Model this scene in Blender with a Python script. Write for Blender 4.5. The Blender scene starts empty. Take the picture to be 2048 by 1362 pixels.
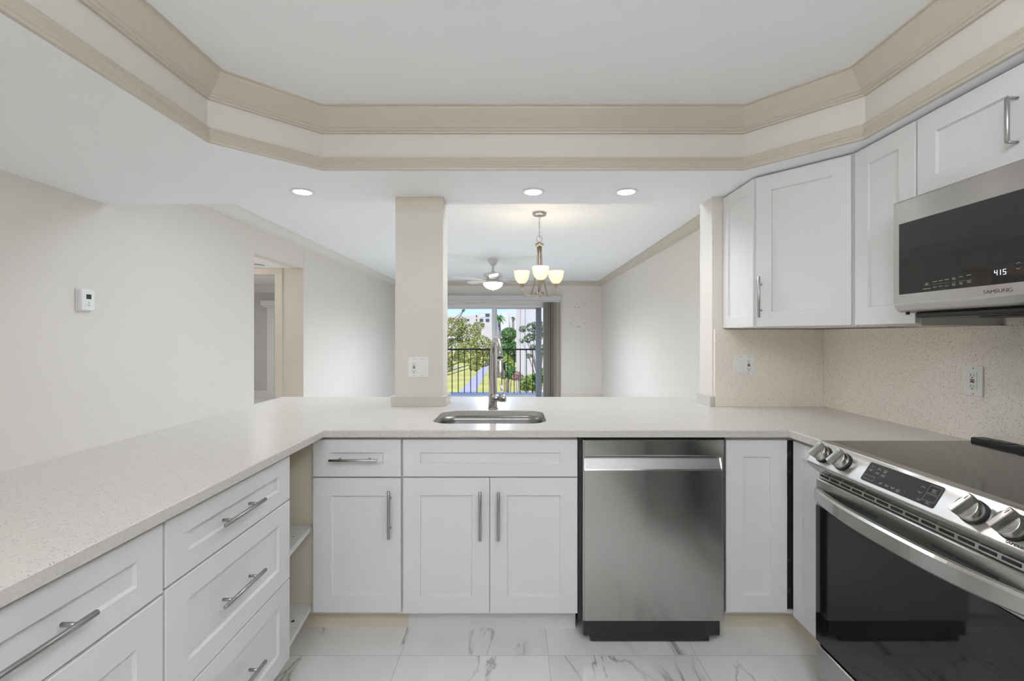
import bpy, bmesh, math, random
from mathutils import Vector, Matrix
PI = math.pi
S = bpy.context.scene
COL = S.collection
rnd = random.Random(7)

# ------------------------------------------------------------------ camera
cam_d = bpy.data.cameras.new('camera')
cam = bpy.data.objects.new('camera', cam_d)
COL.objects.link(cam)
cam.location = (0, 0, 1.315)
cam.rotation_euler = (PI / 2, 0, 0)
cam_d.sensor_width = 36.0
cam_d.lens = 16.0
cam_d.shift_x = -6 / 2048
cam_d.shift_y = -9 / 2048
cam_d.clip_start = 0.05
cam_d.clip_end = 600
S.camera = cam

# ------------------------------------------------------------------ view, world, sun
S.view_settings.view_transform = 'Standard'
S.view_settings.look = 'None'
S.view_settings.exposure = 0.38
S.view_settings.gamma = 1.0
S.view_settings.use_curve_mapping = False
try:
    S.cycles.max_bounces = 14
    S.cycles.diffuse_bounces = 8
    S.cycles.glossy_bounces = 6
    S.cycles.transparent_max_bounces = 16
    S.cycles.sample_clamp_indirect = 4.0
    S.cycles.caustics_reflective = False
    S.cycles.caustics_refractive = False
    S.cycles.use_denoising = True
except Exception:
    pass

world = bpy.data.worlds.new('World')
S.world = world
world.use_nodes = True
wn = world.node_tree
wn.nodes.clear()
w_out = wn.nodes.new('ShaderNodeOutputWorld')
w_bg = wn.nodes.new('ShaderNodeBackground')
w_sky = wn.nodes.new('ShaderNodeTexSky')
w_sky.sky_type = 'NISHITA'
w_sky.sun_disc = False
w_sky.sun_elevation = math.radians(52)
w_sky.sun_rotation = math.radians(205)
w_sky.air_density = 1.2
w_sky.dust_density = 0.5
w_sky.ozone_density = 2.0
w_bg.inputs[1].default_value = 0.145
w_tint = wn.nodes.new('ShaderNodeMix')
w_tint.data_type = 'RGBA'
w_tint.blend_type = 'MULTIPLY'
w_tint.inputs['Factor'].default_value = 1.0
w_tint.inputs['B'].default_value = (0.64, 0.81, 1.5, 1)
wn.links.new(w_sky.outputs[0], w_tint.inputs['A'])
wn.links.new(w_tint.outputs['Result'], w_bg.inputs[0])
wn.links.new(w_bg.outputs[0], w_out.inputs[0])

sun_d = bpy.data.lights.new('sun', 'SUN')
sun_d.energy = 3.4
sun_d.color = (1.0, 0.95, 0.86)
sun_d.angle = math.radians(0.6)
sun = bpy.data.objects.new('sun', sun_d)
COL.objects.link(sun)
sun.rotation_euler = Vector((0.05, 0.80, -1.05)).to_track_quat('-Z', 'Y').to_euler()

# strengths of the real and the added lamps (each lamp is built further down)
P_FILL_KITCHEN = 14.0       # emission of the three added drum fill lamps, out of view
P_FILL_DINING = 19.0         # emission of the two added fill panels hidden by the soffit
P_DOWN = 6.0           # recessed downlights (W)
P_CHAND = 1.3          # each chandelier bulb (W)
P_FAN = 128.0           # fan light kit (W)
P_FILL_HALL = 4.0  # added hallway fill light (W)
P_FILL_BED = 24.0  # added bedroom fill light (W)


# ------------------------------------------------------------------ materials
def new_mat(name):
    m = bpy.data.materials.new(name)
    m.use_nodes = True
    nt = m.node_tree
    b = nt.nodes['Principled BSDF']
    return m, nt, b


def mat(name, col, rough=0.5, metal=0.0, spec=0.5, noise=0.0, nscale=8.0, bump=0.0, bscale=60.0, emit=None, estr=0.0, coat=0.0):
    m, nt, b = new_mat(name)
    b.inputs['Base Color'].default_value = (*col, 1)
    b.inputs['Roughness'].default_value = rough
    b.inputs['Metallic'].default_value = metal
    b.inputs['Specular IOR Level'].default_value = spec
    b.inputs['Coat Weight'].default_value = coat
    if emit:
        b.inputs['Emission Color'].default_value = (*emit, 1)
        b.inputs['Emission Strength'].default_value = estr
    tc = nt.nodes.new('ShaderNodeTexCoord')
    if noise:
        n = nt.nodes.new('ShaderNodeTexNoise')
        n.inputs['Scale'].default_value = nscale
        n.inputs['Detail'].default_value = 4
        r = nt.nodes.new('ShaderNodeValToRGB')
        r.color_ramp.elements[0].position = 0.3
        r.color_ramp.elements[1].position = 0.7
        r.color_ramp.elements[0].color = (*[c * (1 - noise) for c in col], 1)
        r.color_ramp.elements[1].color = (*[min(1, c * (1 + noise)) for c in col], 1)
        nt.links.new(tc.outputs['Object'], n.inputs['Vector'])
        nt.links.new(n.outputs['Fac'], r.inputs['Fac'])
        nt.links.new(r.outputs['Color'], b.inputs['Base Color'])
    if bump:
        n = nt.nodes.new('ShaderNodeTexNoise')
        n.inputs['Scale'].default_value = bscale
        n.inputs['Detail'].default_value = 3
        bp = nt.nodes.new('ShaderNodeBump')
        bp.inputs['Strength'].default_value = bump
        bp.inputs['Distance'].default_value = 0.002
        nt.links.new(tc.outputs['Object'], n.inputs['Vector'])
        nt.links.new(n.outputs['Fac'], bp.inputs['Height'])
        nt.links.new(bp.outputs['Normal'], b.inputs['Normal'])
    return m


M = {}
M['wall'] = mat('wall_paint', (0.735, 0.697, 0.645), 0.55, noise=0.008, nscale=2.5, bump=0.12, bscale=120)
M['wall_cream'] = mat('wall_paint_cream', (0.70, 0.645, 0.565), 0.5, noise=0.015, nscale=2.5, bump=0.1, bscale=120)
M['ceil'] = mat('ceiling_paint', (0.895, 0.905, 0.92), 0.7, noise=0.006, nscale=2.0, bump=0.1, bscale=90)
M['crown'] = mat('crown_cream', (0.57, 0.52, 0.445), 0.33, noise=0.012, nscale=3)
M['crown_lit'] = mat('crown_lit', (0.76, 0.74, 0.70), 0.35, noise=0.012, nscale=3)  # lighter copy of the crown paint; bright light on the left run is in the colour
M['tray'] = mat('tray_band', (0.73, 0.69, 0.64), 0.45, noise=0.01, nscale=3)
M['trim'] = mat('trim_white', (0.78, 0.78, 0.77), 0.4)
M['cab'] = mat('cabinet_white', (0.74, 0.74, 0.74), 0.48, noise=0.006, nscale=4)
M['cab_in'] = mat('cabinet_raw_cream', (0.69, 0.63, 0.53), 0.6, noise=0.06, nscale=5)
M['cab_shelf'] = mat('shelf_melamine', (0.70, 0.70, 0.69), 0.5, noise=0.03, nscale=9)
M['gap'] = mat('dark_gap', (0.012, 0.012, 0.012), 0.7)
M['doorway_dark'] = mat('doorway_dark', (0.05, 0.05, 0.05), 0.5)
M['black'] = mat('black_plastic', (0.018, 0.018, 0.018), 0.42)
M['black_glass'] = mat('black_glass', (0.012, 0.012, 0.012), 0.04, spec=0.65)
M['cook_glass'] = mat('cooktop_glass', (0.025, 0.025, 0.024), 0.09, spec=0.75)
M['plastic'] = mat('white_plastic', (0.83, 0.83, 0.83), 0.35)
M['plastic_grey'] = mat('grey_plastic', (0.42, 0.42, 0.41), 0.4)
M['dark'] = mat('dark_slot', (0.03, 0.028, 0.028), 0.6)
M['red'] = mat('red_button', (0.20, 0.03, 0.025), 0.5)
M['legend'] = mat('legend_print', (0.30, 0.30, 0.29), 0.5)
M['logo_grey'] = mat('logo_print', (0.10, 0.10, 0.10), 0.4)
M['clock'] = mat('clock_digits', (0.1, 0.1, 0.1), 0.5, emit=(0.72, 0.80, 1.0), estr=1.3)
M['steel_plain'] = mat('steel_satin', (0.31, 0.308, 0.30), 0.42, metal=1.0)
M['fridge_side'] = mat('fridge_side', (0.46, 0.46, 0.45), 0.5)
M['fridge_door'] = mat('fridge_door', (0.20, 0.20, 0.20), 0.35, metal=1.0)
M['nickel'] = mat('brushed_nickel', (0.50, 0.49, 0.475), 0.28, metal=1.0)
M['nickel_warm'] = mat('warm_nickel', (0.42, 0.35, 0.29), 0.30, metal=1.0)
M['bar'] = mat('handle_steel', (0.42, 0.42, 0.415), 0.33, metal=1.0)
M['chrome'] = mat('chrome', (0.72, 0.72, 0.72), 0.08, metal=1.0)
M['fan'] = mat('fan_white', (0.66, 0.65, 0.64), 0.4)
M['alu'] = mat('aluminium_frame', (0.66, 0.66, 0.68), 0.4, metal=0.0)
M['stile'] = mat('grey_stile', (0.20, 0.23, 0.26), 0.5)
M['valance'] = mat('valance_fabric', (0.58, 0.58, 0.57), 0.6)
M['rail_black'] = mat('railing_black', (0.025, 0.025, 0.028), 0.5)
M['concrete'] = mat('concrete', (0.90, 0.88, 0.85), 0.35, noise=0.06, nscale=3)
M['path'] = mat('path_concrete', (0.52, 0.48, 0.52), 0.8, noise=0.06, nscale=1.2)
M['stucco'] = mat('stucco_beige', (0.62, 0.54, 0.50), 0.9, noise=0.05, nscale=0.6)
M['stucco_white'] = mat('stucco_white', (0.66, 0.63, 0.62), 0.9, noise=0.04, nscale=0.6)
M['glass_dark'] = mat('window_dark', (0.06, 0.08, 0.11), 0.15)
M['bark'] = mat('bark', (0.28, 0.22, 0.17), 0.9, noise=0.3, nscale=6)
M['bed_wall'] = mat('bedroom_paint', (0.60, 0.60, 0.60), 0.6)
M['lens'] = mat('downlight_lens', (0.9, 0.9, 0.9), 0.4, emit=(1.0, 0.98, 0.95), estr=6.0)
M['fill_drum'] = mat('fill_drum_glow', (0.9, 0.9, 0.9), 0.4, emit=(0.94, 0.97, 1.0), estr=P_FILL_KITCHEN)
M['fill_panel'] = mat('fill_panel_glow', (0.9, 0.9, 0.9), 0.4, emit=(0.78, 0.88, 1.0), estr=P_FILL_DINING)
M['shade'] = mat('shade_glass', (0.75, 0.68, 0.55), 0.35, emit=(1.0, 0.80, 0.50), estr=0.50)
M['bowl'] = mat('fan_bowl_glass', (0.8, 0.76, 0.68), 0.35, emit=(1.0, 0.95, 0.86), estr=7.0)


def steel(name, base, rough, axis='X', streak=0.10, aniso=0.0):
    """brushed stainless steel: a fine stretched grain in roughness and bump"""
    m, nt, b = new_mat(name)
    b.inputs['Base Color'].default_value = (*base, 1)
    b.inputs['Metallic'].default_value = 1.0
    b.inputs['Roughness'].default_value = rough
    b.inputs['Anisotropic'].default_value = aniso
    b.inputs['Anisotropic Rotation'].default_value = 0.25   # smears reflections across the horizontal grain
    tc = nt.nodes.new('ShaderNodeTexCoord')
    mp = nt.nodes.new('ShaderNodeMapping')
    sc = {'X': (3, 300, 900), 'Y': (300, 3, 900), 'Z': (900, 900, 3)}[axis]
    mp.inputs['Scale'].default_value = sc
    n = nt.nodes.new('ShaderNodeTexNoise')
    n.inputs['Scale'].default_value = 1.0
    n.inputs['Detail'].default_value = 2
    r = nt.nodes.new('ShaderNodeMapRange')
    r.inputs['To Min'].default_value = rough - streak / 2
    r.inputs['To Max'].default_value = rough + streak / 2
    nt.links.new(tc.outputs['Object'], mp.inputs['Vector'])
    nt.links.new(mp.outputs['Vector'], n.inputs['Vector'])
    nt.links.new(n.outputs['Fac'], r.inputs['Value'])
    nt.links.new(r.outputs['Result'], b.inputs['Roughness'])
    bp = nt.nodes.new('ShaderNodeBump')
    bp.inputs['Strength'].default_value = 0.03
    bp.inputs['Distance'].default_value = 0.001
    nt.links.new(n.outputs['Fac'], bp.inputs['Height'])
    nt.links.new(bp.outputs['Normal'], b.inputs['Normal'])
    return m


M['steel'] = steel('stainless_steel', (0.60, 0.595, 0.585), 0.27, 'X')
M['steel_dw'] = steel('stainless_dishwasher', (0.50, 0.492, 0.48), 0.19, 'X', 0.03, 0.6)
M['steel_y'] = steel('stainless_appliance', (0.52, 0.512, 0.50), 0.25, 'Y', 0.04, 0.80)
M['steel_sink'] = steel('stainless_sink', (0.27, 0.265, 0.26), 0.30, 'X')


def quartz(name, base, speck, sc=150.0, rough=0.16, amount=0.5):
    """engineered quartz: pale ground with small darker and lighter grains"""
    m, nt, b = new_mat(name)
    b.inputs['Roughness'].default_value = rough
    tc = nt.nodes.new('ShaderNodeTexCoord')
    v = nt.nodes.new('ShaderNodeTexVoronoi')
    v.inputs['Scale'].default_value = sc
    v.feature = 'F1'
    nt.links.new(tc.outputs['Object'], v.inputs['Vector'])
    sep = nt.nodes.new('ShaderNodeSeparateColor')
    nt.links.new(v.outputs['Color'], sep.inputs['Color'])
    # dark grains: small core of few cells
    lt = nt.nodes.new('ShaderNodeMath'); lt.operation = 'LESS_THAN'; lt.inputs[1].default_value = 0.30
    nt.links.new(v.outputs['Distance'], lt.inputs[0])
    pick = nt.nodes.new('ShaderNodeMath'); pick.operation = 'GREATER_THAN'; pick.inputs[1].default_value = 1 - 0.22 * amount
    nt.links.new(sep.outputs[0], pick.inputs[0])
    mul = nt.nodes.new('ShaderNodeMath'); mul.operation = 'MULTIPLY'
    nt.links.new(lt.outputs[0], mul.inputs[0]); nt.links.new(pick.outputs[0], mul.inputs[1])
    tone = nt.nodes.new('ShaderNodeValToRGB')
    tone.color_ramp.elements[0].color = (*[c * 0.95 for c in base], 1)
    tone.color_ramp.elements[1].color = (*[min(1, c * 1.05) for c in base], 1)
    nt.links.new(sep.outputs[1], tone.inputs['Fac'])
    mx = nt.nodes.new('ShaderNodeMix'); mx.data_type = 'RGBA'
    nt.links.new(mul.outputs[0], mx.inputs['Factor'])
    nt.links.new(tone.outputs['Color'], mx.inputs['A'])
    mx.inputs['B'].default_value = (*speck, 1)
    nt.links.new(mx.outputs['Result'], b.inputs['Base Color'])
    return m


M['quartz'] = quartz('quartz_counter', (0.60, 0.575, 0.535), (0.25, 0.23, 0.21), 230, 0.26, 0.5)
M['quartz_splash'] = quartz('quartz_backsplash', (0.86, 0.80, 0.725), (0.36, 0.31, 0.27), 200, 0.18, 0.5)


def marble_tile():
    m, nt, b = new_mat('marble_tile')
    b.inputs['Roughness'].default_value = 0.10
    tc = nt.nodes.new('ShaderNodeTexCoord')
    # grout lines of a 61 cm grid through (0.137, 1.873)
    sep = nt.nodes.new('ShaderNodeSeparateXYZ')
    nt.links.new(tc.outputs['Object'], sep.inputs[0])

    def line(sock, off, w=0.0022):
        a = nt.nodes.new('ShaderNodeMath'); a.operation = 'SUBTRACT'; a.inputs[1].default_value = off - 61.0 - 0.305
        nt.links.new(sock, a.inputs[0])
        d = nt.nodes.new('ShaderNodeMath'); d.operation = 'MODULO'; d.inputs[1].default_value = 0.61
        nt.links.new(a.outputs[0], d.inputs[0])
        s = nt.nodes.new('ShaderNodeMath'); s.operation = 'SUBTRACT'; s.inputs[1].default_value = 0.305
        nt.links.new(d.outputs[0], s.inputs[0])
        ab = nt.nodes.new('ShaderNodeMath'); ab.operation = 'ABSOLUTE'
        nt.links.new(s.outputs[0], ab.inputs[0])
        l = nt.nodes.new('ShaderNodeMath'); l.operation = 'LESS_THAN'; l.inputs[1].default_value = w
        nt.links.new(ab.outputs[0], l.inputs[0])
        return l.outputs[0]
    gx, gy = line(sep.outputs[0], 0.137), line(sep.outputs[1], 1.873)
    g = nt.nodes.new('ShaderNodeMath'); g.operation = 'MAXIMUM'
    nt.links.new(gx, g.inputs[0]); nt.links.new(gy, g.inputs[1])
    # per-tile shift of the vein pattern
    sn = nt.nodes.new('ShaderNodeVectorMath'); sn.operation = 'SUBTRACT'; sn.inputs[1].default_value = (0.137 - 61.0, 1.873 - 61.0, 0)
    nt.links.new(tc.outputs['Object'], sn.inputs[0])
    fl = nt.nodes.new('ShaderNodeVectorMath'); fl.operation = 'SNAP'; fl.inputs[1].default_value = (0.61, 0.61, 10)
    nt.links.new(sn.outputs[0], fl.inputs[0])
    wn_ = nt.nodes.new('ShaderNodeTexWhiteNoise'); wn_.noise_dimensions = '3D'
    nt.links.new(fl.outputs[0], wn_.inputs['Vector'])
    sc3 = nt.nodes.new('ShaderNodeVectorMath'); sc3.operation = 'SCALE'; sc3.inputs['Scale'].default_value = 7.0
    nt.links.new(wn_.outputs['Color'], sc3.inputs[0])
    add = nt.nodes.new('ShaderNodeVectorMath'); add.operation = 'ADD'
    nt.links.new(tc.outputs['Object'], add.inputs[0]); nt.links.new(sc3.outputs[0], add.inputs[1])
    # veins: ridges of a warped noise stretched along a diagonal
    mp = nt.nodes.new('ShaderNodeMapping')
    mp.inputs['Rotation'].default_value = (0, 0, math.radians(-32))
    mp.inputs['Scale'].default_value = (2.3, 0.8, 1)
    nt.links.new(add.outputs[0], mp.inputs['Vector'])
    n = nt.nodes.new('ShaderNodeTexNoise'); n.inputs['Scale'].default_value = 1.3; n.inputs['Detail'].default_value = 5; n.inputs['Distortion'].default_value = 0.7
    nt.links.new(mp.outputs[0], n.inputs['Vector'])
    s = nt.nodes.new('ShaderNodeMath'); s.operation = 'SUBTRACT'; s.inputs[1].default_value = 0.5
    nt.links.new(n.outputs['Fac'], s.inputs[0])
    ab = nt.nodes.new('ShaderNodeMath'); ab.operation = 'ABSOLUTE'
    nt.links.new(s.outputs[0], ab.inputs[0])
    r = nt.nodes.new('ShaderNodeValToRGB')
    r.color_ramp.elements[0].position = 0.0; r.color_ramp.elements[0].color = (1, 1, 1, 1)
    r.color_ramp.elements[1].position = 0.018; r.color_ramp.elements[1].color = (0, 0, 0, 1)
    e = r.color_ramp.elements.new(0.006); e.color = (0.35, 0.35, 0.35, 1)
    nt.links.new(ab.outputs[0], r.inputs['Fac'])
    n2 = nt.nodes.new('ShaderNodeTexNoise'); n2.inputs['Scale'].default_value = 3.2; n2.inputs['Detail'].default_value = 2
    nt.links.new(add.outputs[0], n2.inputs['Vector'])
    mr = nt.nodes.new('ShaderNodeMapRange'); mr.inputs['From Min'].default_value = 0.44; mr.inputs['From Max'].default_value = 0.66
    nt.links.new(n2.outputs['Fac'], mr.inputs['Value'])
    vm = nt.nodes.new('ShaderNodeMath'); vm.operation = 'MULTIPLY'
    nt.links.new(r.outputs['Color'], vm.inputs[0]); nt.links.new(mr.outputs['Result'], vm.inputs[1])
    # soft grey clouds
    n3 = nt.nodes.new('ShaderNodeTexNoise'); n3.inputs['Scale'].default_value = 1.6; n3.inputs['Detail'].default_value = 4
    nt.links.new(mp.outputs[0], n3.inputs['Vector'])
    cl = nt.nodes.new('ShaderNodeValToRGB')
    cl.color_ramp.elements[0].position = 0.35; cl.color_ramp.elements[0].color = (0.76, 0.755, 0.745, 1)
    cl.color_ramp.elements[1].position = 0.62; cl.color_ramp.elements[1].color = (0.85, 0.84, 0.83, 1)
    nt.links.new(n3.outputs['Fac'], cl.inputs['Fac'])
    mx = nt.nodes.new('ShaderNodeMix'); mx.data_type = 'RGBA'
    nt.links.new(vm.outputs[0], mx.inputs['Factor']); nt.links.new(cl.outputs['Color'], mx.inputs['A'])
    mx.inputs['B'].default_value = (0.25, 0.235, 0.22, 1)
    mg = nt.nodes.new('ShaderNodeMix'); mg.data_type = 'RGBA'
    gf = nt.nodes.new('ShaderNodeMath'); gf.operation = 'MULTIPLY'; gf.inputs[1].default_value = 0.7
    nt.links.new(g.outputs[0], gf.inputs[0])
    nt.links.new(gf.outputs[0], mg.inputs['Factor']); nt.links.new(mx.outputs['Result'], mg.inputs['A'])
    mg.inputs['B'].default_value = (0.50, 0.49, 0.48, 1)
    nt.links.new(mg.outputs['Result'], b.inputs['Base Color'])
    rr = nt.nodes.new('ShaderNodeMapRange'); rr.inputs['To Min'].default_value = 0.10; rr.inputs['To Max'].default_value = 0.6
    nt.links.new(g.outputs[0], rr.inputs['Value'])
    nt.links.new(rr.outputs['Result'], b.inputs['Roughness'])
    return m


M['marble'] = marble_tile()


def pane_mat():
    m = bpy.data.materials.new('window_pane'); m.use_nodes = True
    nt = m.node_tree; nt.nodes.clear()
    o = nt.nodes.new('ShaderNodeOutputMaterial'); mx = nt.nodes.new('ShaderNodeMixShader')
    t = nt.nodes.new('ShaderNodeBsdfTransparent'); g = nt.nodes.new('ShaderNodeBsdfGlossy'); f = nt.nodes.new('ShaderNodeFresnel')
    t.inputs['Color'].default_value = (0.95, 0.97, 0.97, 1); g.inputs['Roughness'].default_value = 0.02
    f.inputs['IOR'].default_value = 1.06
    nt.links.new(f.outputs[0], mx.inputs[0]); nt.links.new(t.outputs[0], mx.inputs[1]); nt.links.new(g.outputs[0], mx.inputs[2])
    nt.links.new(mx.outputs[0], o.inputs[0])
    return m


M['pane'] = pane_mat()


def leaf_mat(name, cols):
    m, nt, b = new_mat(name)
    b.inputs['Roughness'].default_value = 0.55
    g = nt.nodes.new('ShaderNodeNewGeometry')
    r = nt.nodes.new('ShaderNodeValToRGB')
    while len(r.color_ramp.elements) < len(cols):
        r.color_ramp.elements.new(0.5)
    for i, c in enumerate(cols):
        r.color_ramp.elements[i].position = i / (len(cols) - 1)
        r.color_ramp.elements[i].color = (*c, 1)
    nt.links.new(g.outputs['Random Per Island'], r.inputs['Fac'])
    nt.links.new(r.outputs['Color'], b.inputs['Base Color'])
    # leaves let some light through
    tr = nt.nodes.new('ShaderNodeBsdfTranslucent'); mx = nt.nodes.new('ShaderNodeMixShader')
    mx.inputs[0].default_value = 0.3
    nt.links.new(r.outputs['Color'], tr.inputs['Color'])
    out = nt.nodes['Material Output']
    nt.links.new(b.outputs[0], mx.inputs[1]); nt.links.new(tr.outputs[0], mx.inputs[2]); nt.links.new(mx.outputs[0], out.inputs[0])
    return m


M['leaf_olive'] = leaf_mat('leaf_olive', [(0.12, 0.18, 0.04), (0.30, 0.38, 0.09), (0.55, 0.54, 0.16), (0.72, 0.62, 0.30)])
M['leaf_green'] = leaf_mat('leaf_green', [(0.07, 0.16, 0.04), (0.15, 0.30, 0.08), (0.32, 0.46, 0.14)])
M['leaf_lime'] = leaf_mat('leaf_lime', [(0.28, 0.42, 0.08), (0.55, 0.62, 0.16), (0.14, 0.26, 0.06)])
M['leaf_grey'] = leaf_mat('leaf_grey', [(0.10, 0.16, 0.08), (0.22, 0.28, 0.15), (0.34, 0.36, 0.20)])
M['leaf_pink'] = leaf_mat('leaf_pink', [(0.60, 0.22, 0.26), (0.70, 0.42, 0.42), (0.15, 0.28, 0.08)])
M['grass'] = mat('lawn_grass', (0.60, 0.56, 0.13), 0.9, noise=0.18, nscale=0.35)


def vane_mat(i, c):
    return mat('blind_vane_%d' % i, c, 0.7)


# ------------------------------------------------------------------ mesh building
class MB:
    def __init__(self):
        self.bm = bmesh.new()
        self.mats = []

    def mi(self, m):
        if m is None:
            return 0
        if m not in self.mats:
            self.mats.append(m)
        return self.mats.index(m)

    def poly(self, pts, m=None):
        i = self.mi(m)
        f = self.bm.faces.new([self.bm.verts.new(p) for p in pts])
        f.material_index = i
        return f

    def _faces(self, vs, idx, m, smooth=False):
        i = self.mi(m)
        out = []
        for q in idx:
            try:
                f = self.bm.faces.new([vs[k] for k in q])
            except ValueError:
                continue
            f.material_index = i
            f.smooth = smooth
            out.append(f)
        return out

    def box(self, x0, x1, y0, y1, z0, z1, m=None, bevel=0.0, T=None, seg=1):
        c = [(x0, y0, z0), (x1, y0, z0), (x1, y1, z0), (x0, y1, z0), (x0, y0, z1), (x1, y0, z1), (x1, y1, z1), (x0, y1, z1)]
        vs = [self.bm.verts.new(T @ Vector(p) if T else p) for p in c]
        fs = self._faces(vs, [(0, 3, 2, 1), (4, 5, 6, 7), (0, 1, 5, 4), (1, 2, 6, 5), (2, 3, 7, 6), (3, 0, 4, 7)], m)
        if bevel > 0:
            es = {e for f in fs for e in f.edges}
            bmesh.ops.bevel(self.bm, geom=list(es), offset=bevel, segments=seg, profile=0.5, affect='EDGES', clamp_overlap=True)
        return self

    def prism(self, pts, a, b, axis='Z', m=None, T=None, bevel=0.0, seg=1):
        """polygon (2D points) extruded from a to b along axis: Z -> (x,y), Y -> (x,z), X -> (y,z)"""
        def p3(p, t):
            v = {'Z': (p[0], p[1], t), 'Y': (p[0], t, p[1]), 'X': (t, p[0], p[1])}[axis]
            return T @ Vector(v) if T else v
        A = [self.bm.verts.new(p3(p, a)) for p in pts]
        B = [self.bm.verts.new(p3(p, b)) for p in pts]
        i = self.mi(m)
        n = len(pts)
        fs = [self.bm.faces.new(A[::-1]), self.bm.faces.new(B)]
        for k in range(n):
            fs.append(self.bm.faces.new((A[k], A[(k + 1) % n], B[(k + 1) % n], B[k])))
        for f in fs:
            f.material_index = i
        if bevel > 0:
            es = {e for f in fs for e in f.edges}
            bmesh.ops.bevel(self.bm, geom=list(es), offset=bevel, segments=seg, profile=0.5, affect='EDGES', clamp_overlap=True)
        return self

    def lathe(self, prof, c=(0, 0, 0), m=None, n=24, T=None, smooth=True, cap=True):
        """profile of (radius, height) turned about Z through c"""
        rings = []
        for r, z in prof:
            if r < 1e-6:
                p = Vector((c[0], c[1], c[2] + z))
                rings.append([self.bm.verts.new(T @ p if T else p)])
            else:
                ring = []
                for k in range(n):
                    a = 2 * PI * k / n
                    p = Vector((c[0] + r * math.cos(a), c[1] + r * math.sin(a), c[2] + z))
                    ring.append(self.bm.verts.new(T @ p if T else p))
                rings.append(ring)
        i = self.mi(m)
        for A, B in zip(rings, rings[1:]):
            for k in range(n):
                a0, a1 = A[k % len(A)], A[(k + 1) % len(A)]
                b0, b1 = B[k % len(B)], B[(k + 1) % len(B)]
                vs = []
                for v in (a0, a1, b1, b0):
                    if v not in vs:
                        vs.append(v)
                if len(vs) >= 3:
                    f = self.bm.faces.new(vs)
                    f.material_index = i
                    f.smooth = smooth
        if cap:
            for R in (rings[0], rings[-1]):
                if len(R) > 2:
                    f = self.bm.faces.new(R)
                    f.material_index = i
        return self

    def tube(self, pts, r, m=None, n=10, cap=True, smooth=True, flat=1.0):
        pts = [Vector(p) for p in pts]
        rs = r if isinstance(r, (list, tuple)) else [r] * len(pts)
        rings = []
        up = None
        for k, p in enumerate(pts):
            t = (pts[min(k + 1, len(pts) - 1)] - pts[max(k - 1, 0)]).normalized()
            if up is None:
                up = Vector((0, 0, 1)) if abs(t.z) < 0.9 else Vector((1, 0, 0))
            x = up.cross(t)
            if x.length < 1e-5:
                x = Vector((1, 0, 0)).cross(t)
            x.normalize()
            y = t.cross(x).normalized()
            up = y
            rings.append([self.bm.verts.new(p + (x * math.cos(2 * PI * j / n) + y * flat * math.sin(2 * PI * j / n)) * rs[k]) for j in range(n)])
        i = self.mi(m)
        for A, B in zip(rings, rings[1:]):
            for j in range(n):
                f = self.bm.faces.new((A[j], A[(j + 1) % n], B[(j + 1) % n], B[j]))
                f.material_index = i
                f.smooth = smooth
        if cap:
            for R in (rings[0], rings[-1]):
                f = self.bm.faces.new(R)
                f.material_index = i
        return self

    def sweep(self, path, prof, m=None, side=1, close_ends=True):
        """profile of (offset, z) swept along a 2D path with mitred corners; offset goes to the left (side=1) of the path"""
        P = [Vector((p[0], p[1])) for p in path]
        n = len(P)
        dirs = []
        for k in range(n):
            segs = []
            if k > 0:
                segs.append((P[k] - P[k - 1]).normalized())
            if k < n - 1:
                segs.append((P[k + 1] - P[k]).normalized())
            nn = [Vector((-d.y, d.x)) * side for d in segs]
            if len(nn) == 1:
                dirs.append(nn[0])
            else:
                s = (nn[0] + nn[1]).normalized()
                dirs.append(s / max(0.2, s.dot(nn[0])))
        rings = [[self.bm.verts.new((P[k].x + dirs[k].x * o, P[k].y + dirs[k].y * o, z)) for o, z in prof] for k in range(n)]
        i = self.mi(m)
        q = len(prof)
        for A, B in zip(rings, rings[1:]):
            for j in range(q):
                f = self.bm.faces.new((A[j], A[(j + 1) % q], B[(j + 1) % q], B[j]))
                f.material_index = i
        if close_ends:
            for R in (rings[0], rings[-1]):
                f = self.bm.faces.new(R)
                f.material_index = i
        return self

    def holed(self, outer, hole, z0, z1, m=None, chamfer=0.0):
        """flat slab with an outline and a hole, between z0 and z1, optional top arris"""
        def loop(pts, z):
            return [self.bm.verts.new((p[0], p[1], z)) for p in pts]
        i = self.mi(m)

        def ring(A, B):
            for k in range(len(A)):
                f = self.bm.faces.new((A[k], A[(k + 1) % len(A)], B[(k + 1) % len(B)], B[k]))
                f.material_index = i
        ob, hb = loop(outer, z0), loop(hole, z0)
        zt = z1 - chamfer
        om, hm = loop(outer, zt), loop(hole, zt)
        ring(ob, om)
        ring(hb, hm)
        if chamfer > 0:
            ot, ht = loop(offset_poly(outer, chamfer), z1), loop(offset_poly(hole, -chamfer), z1)
            ring(om, ot)
            ring(hm, ht)
        else:
            ot, ht = om, hm
        for A, B in ((ob, hb), (ot, ht)):
            es = []
            for L in (A, B):
                for k in range(len(L)):
                    e = self.bm.edges.get((L[k], L[(k + 1) % len(L)])) or self.bm.edges.new((L[k], L[(k + 1) % len(L)]))
                    es.append(e)
            res = bmesh.ops.triangle_fill(self.bm, edges=es, use_beauty=True, use_dissolve=False)
            for g in res['geom']:
                if isinstance(g, bmesh.types.BMFace):
                    g.material_index = i
        return self

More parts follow.
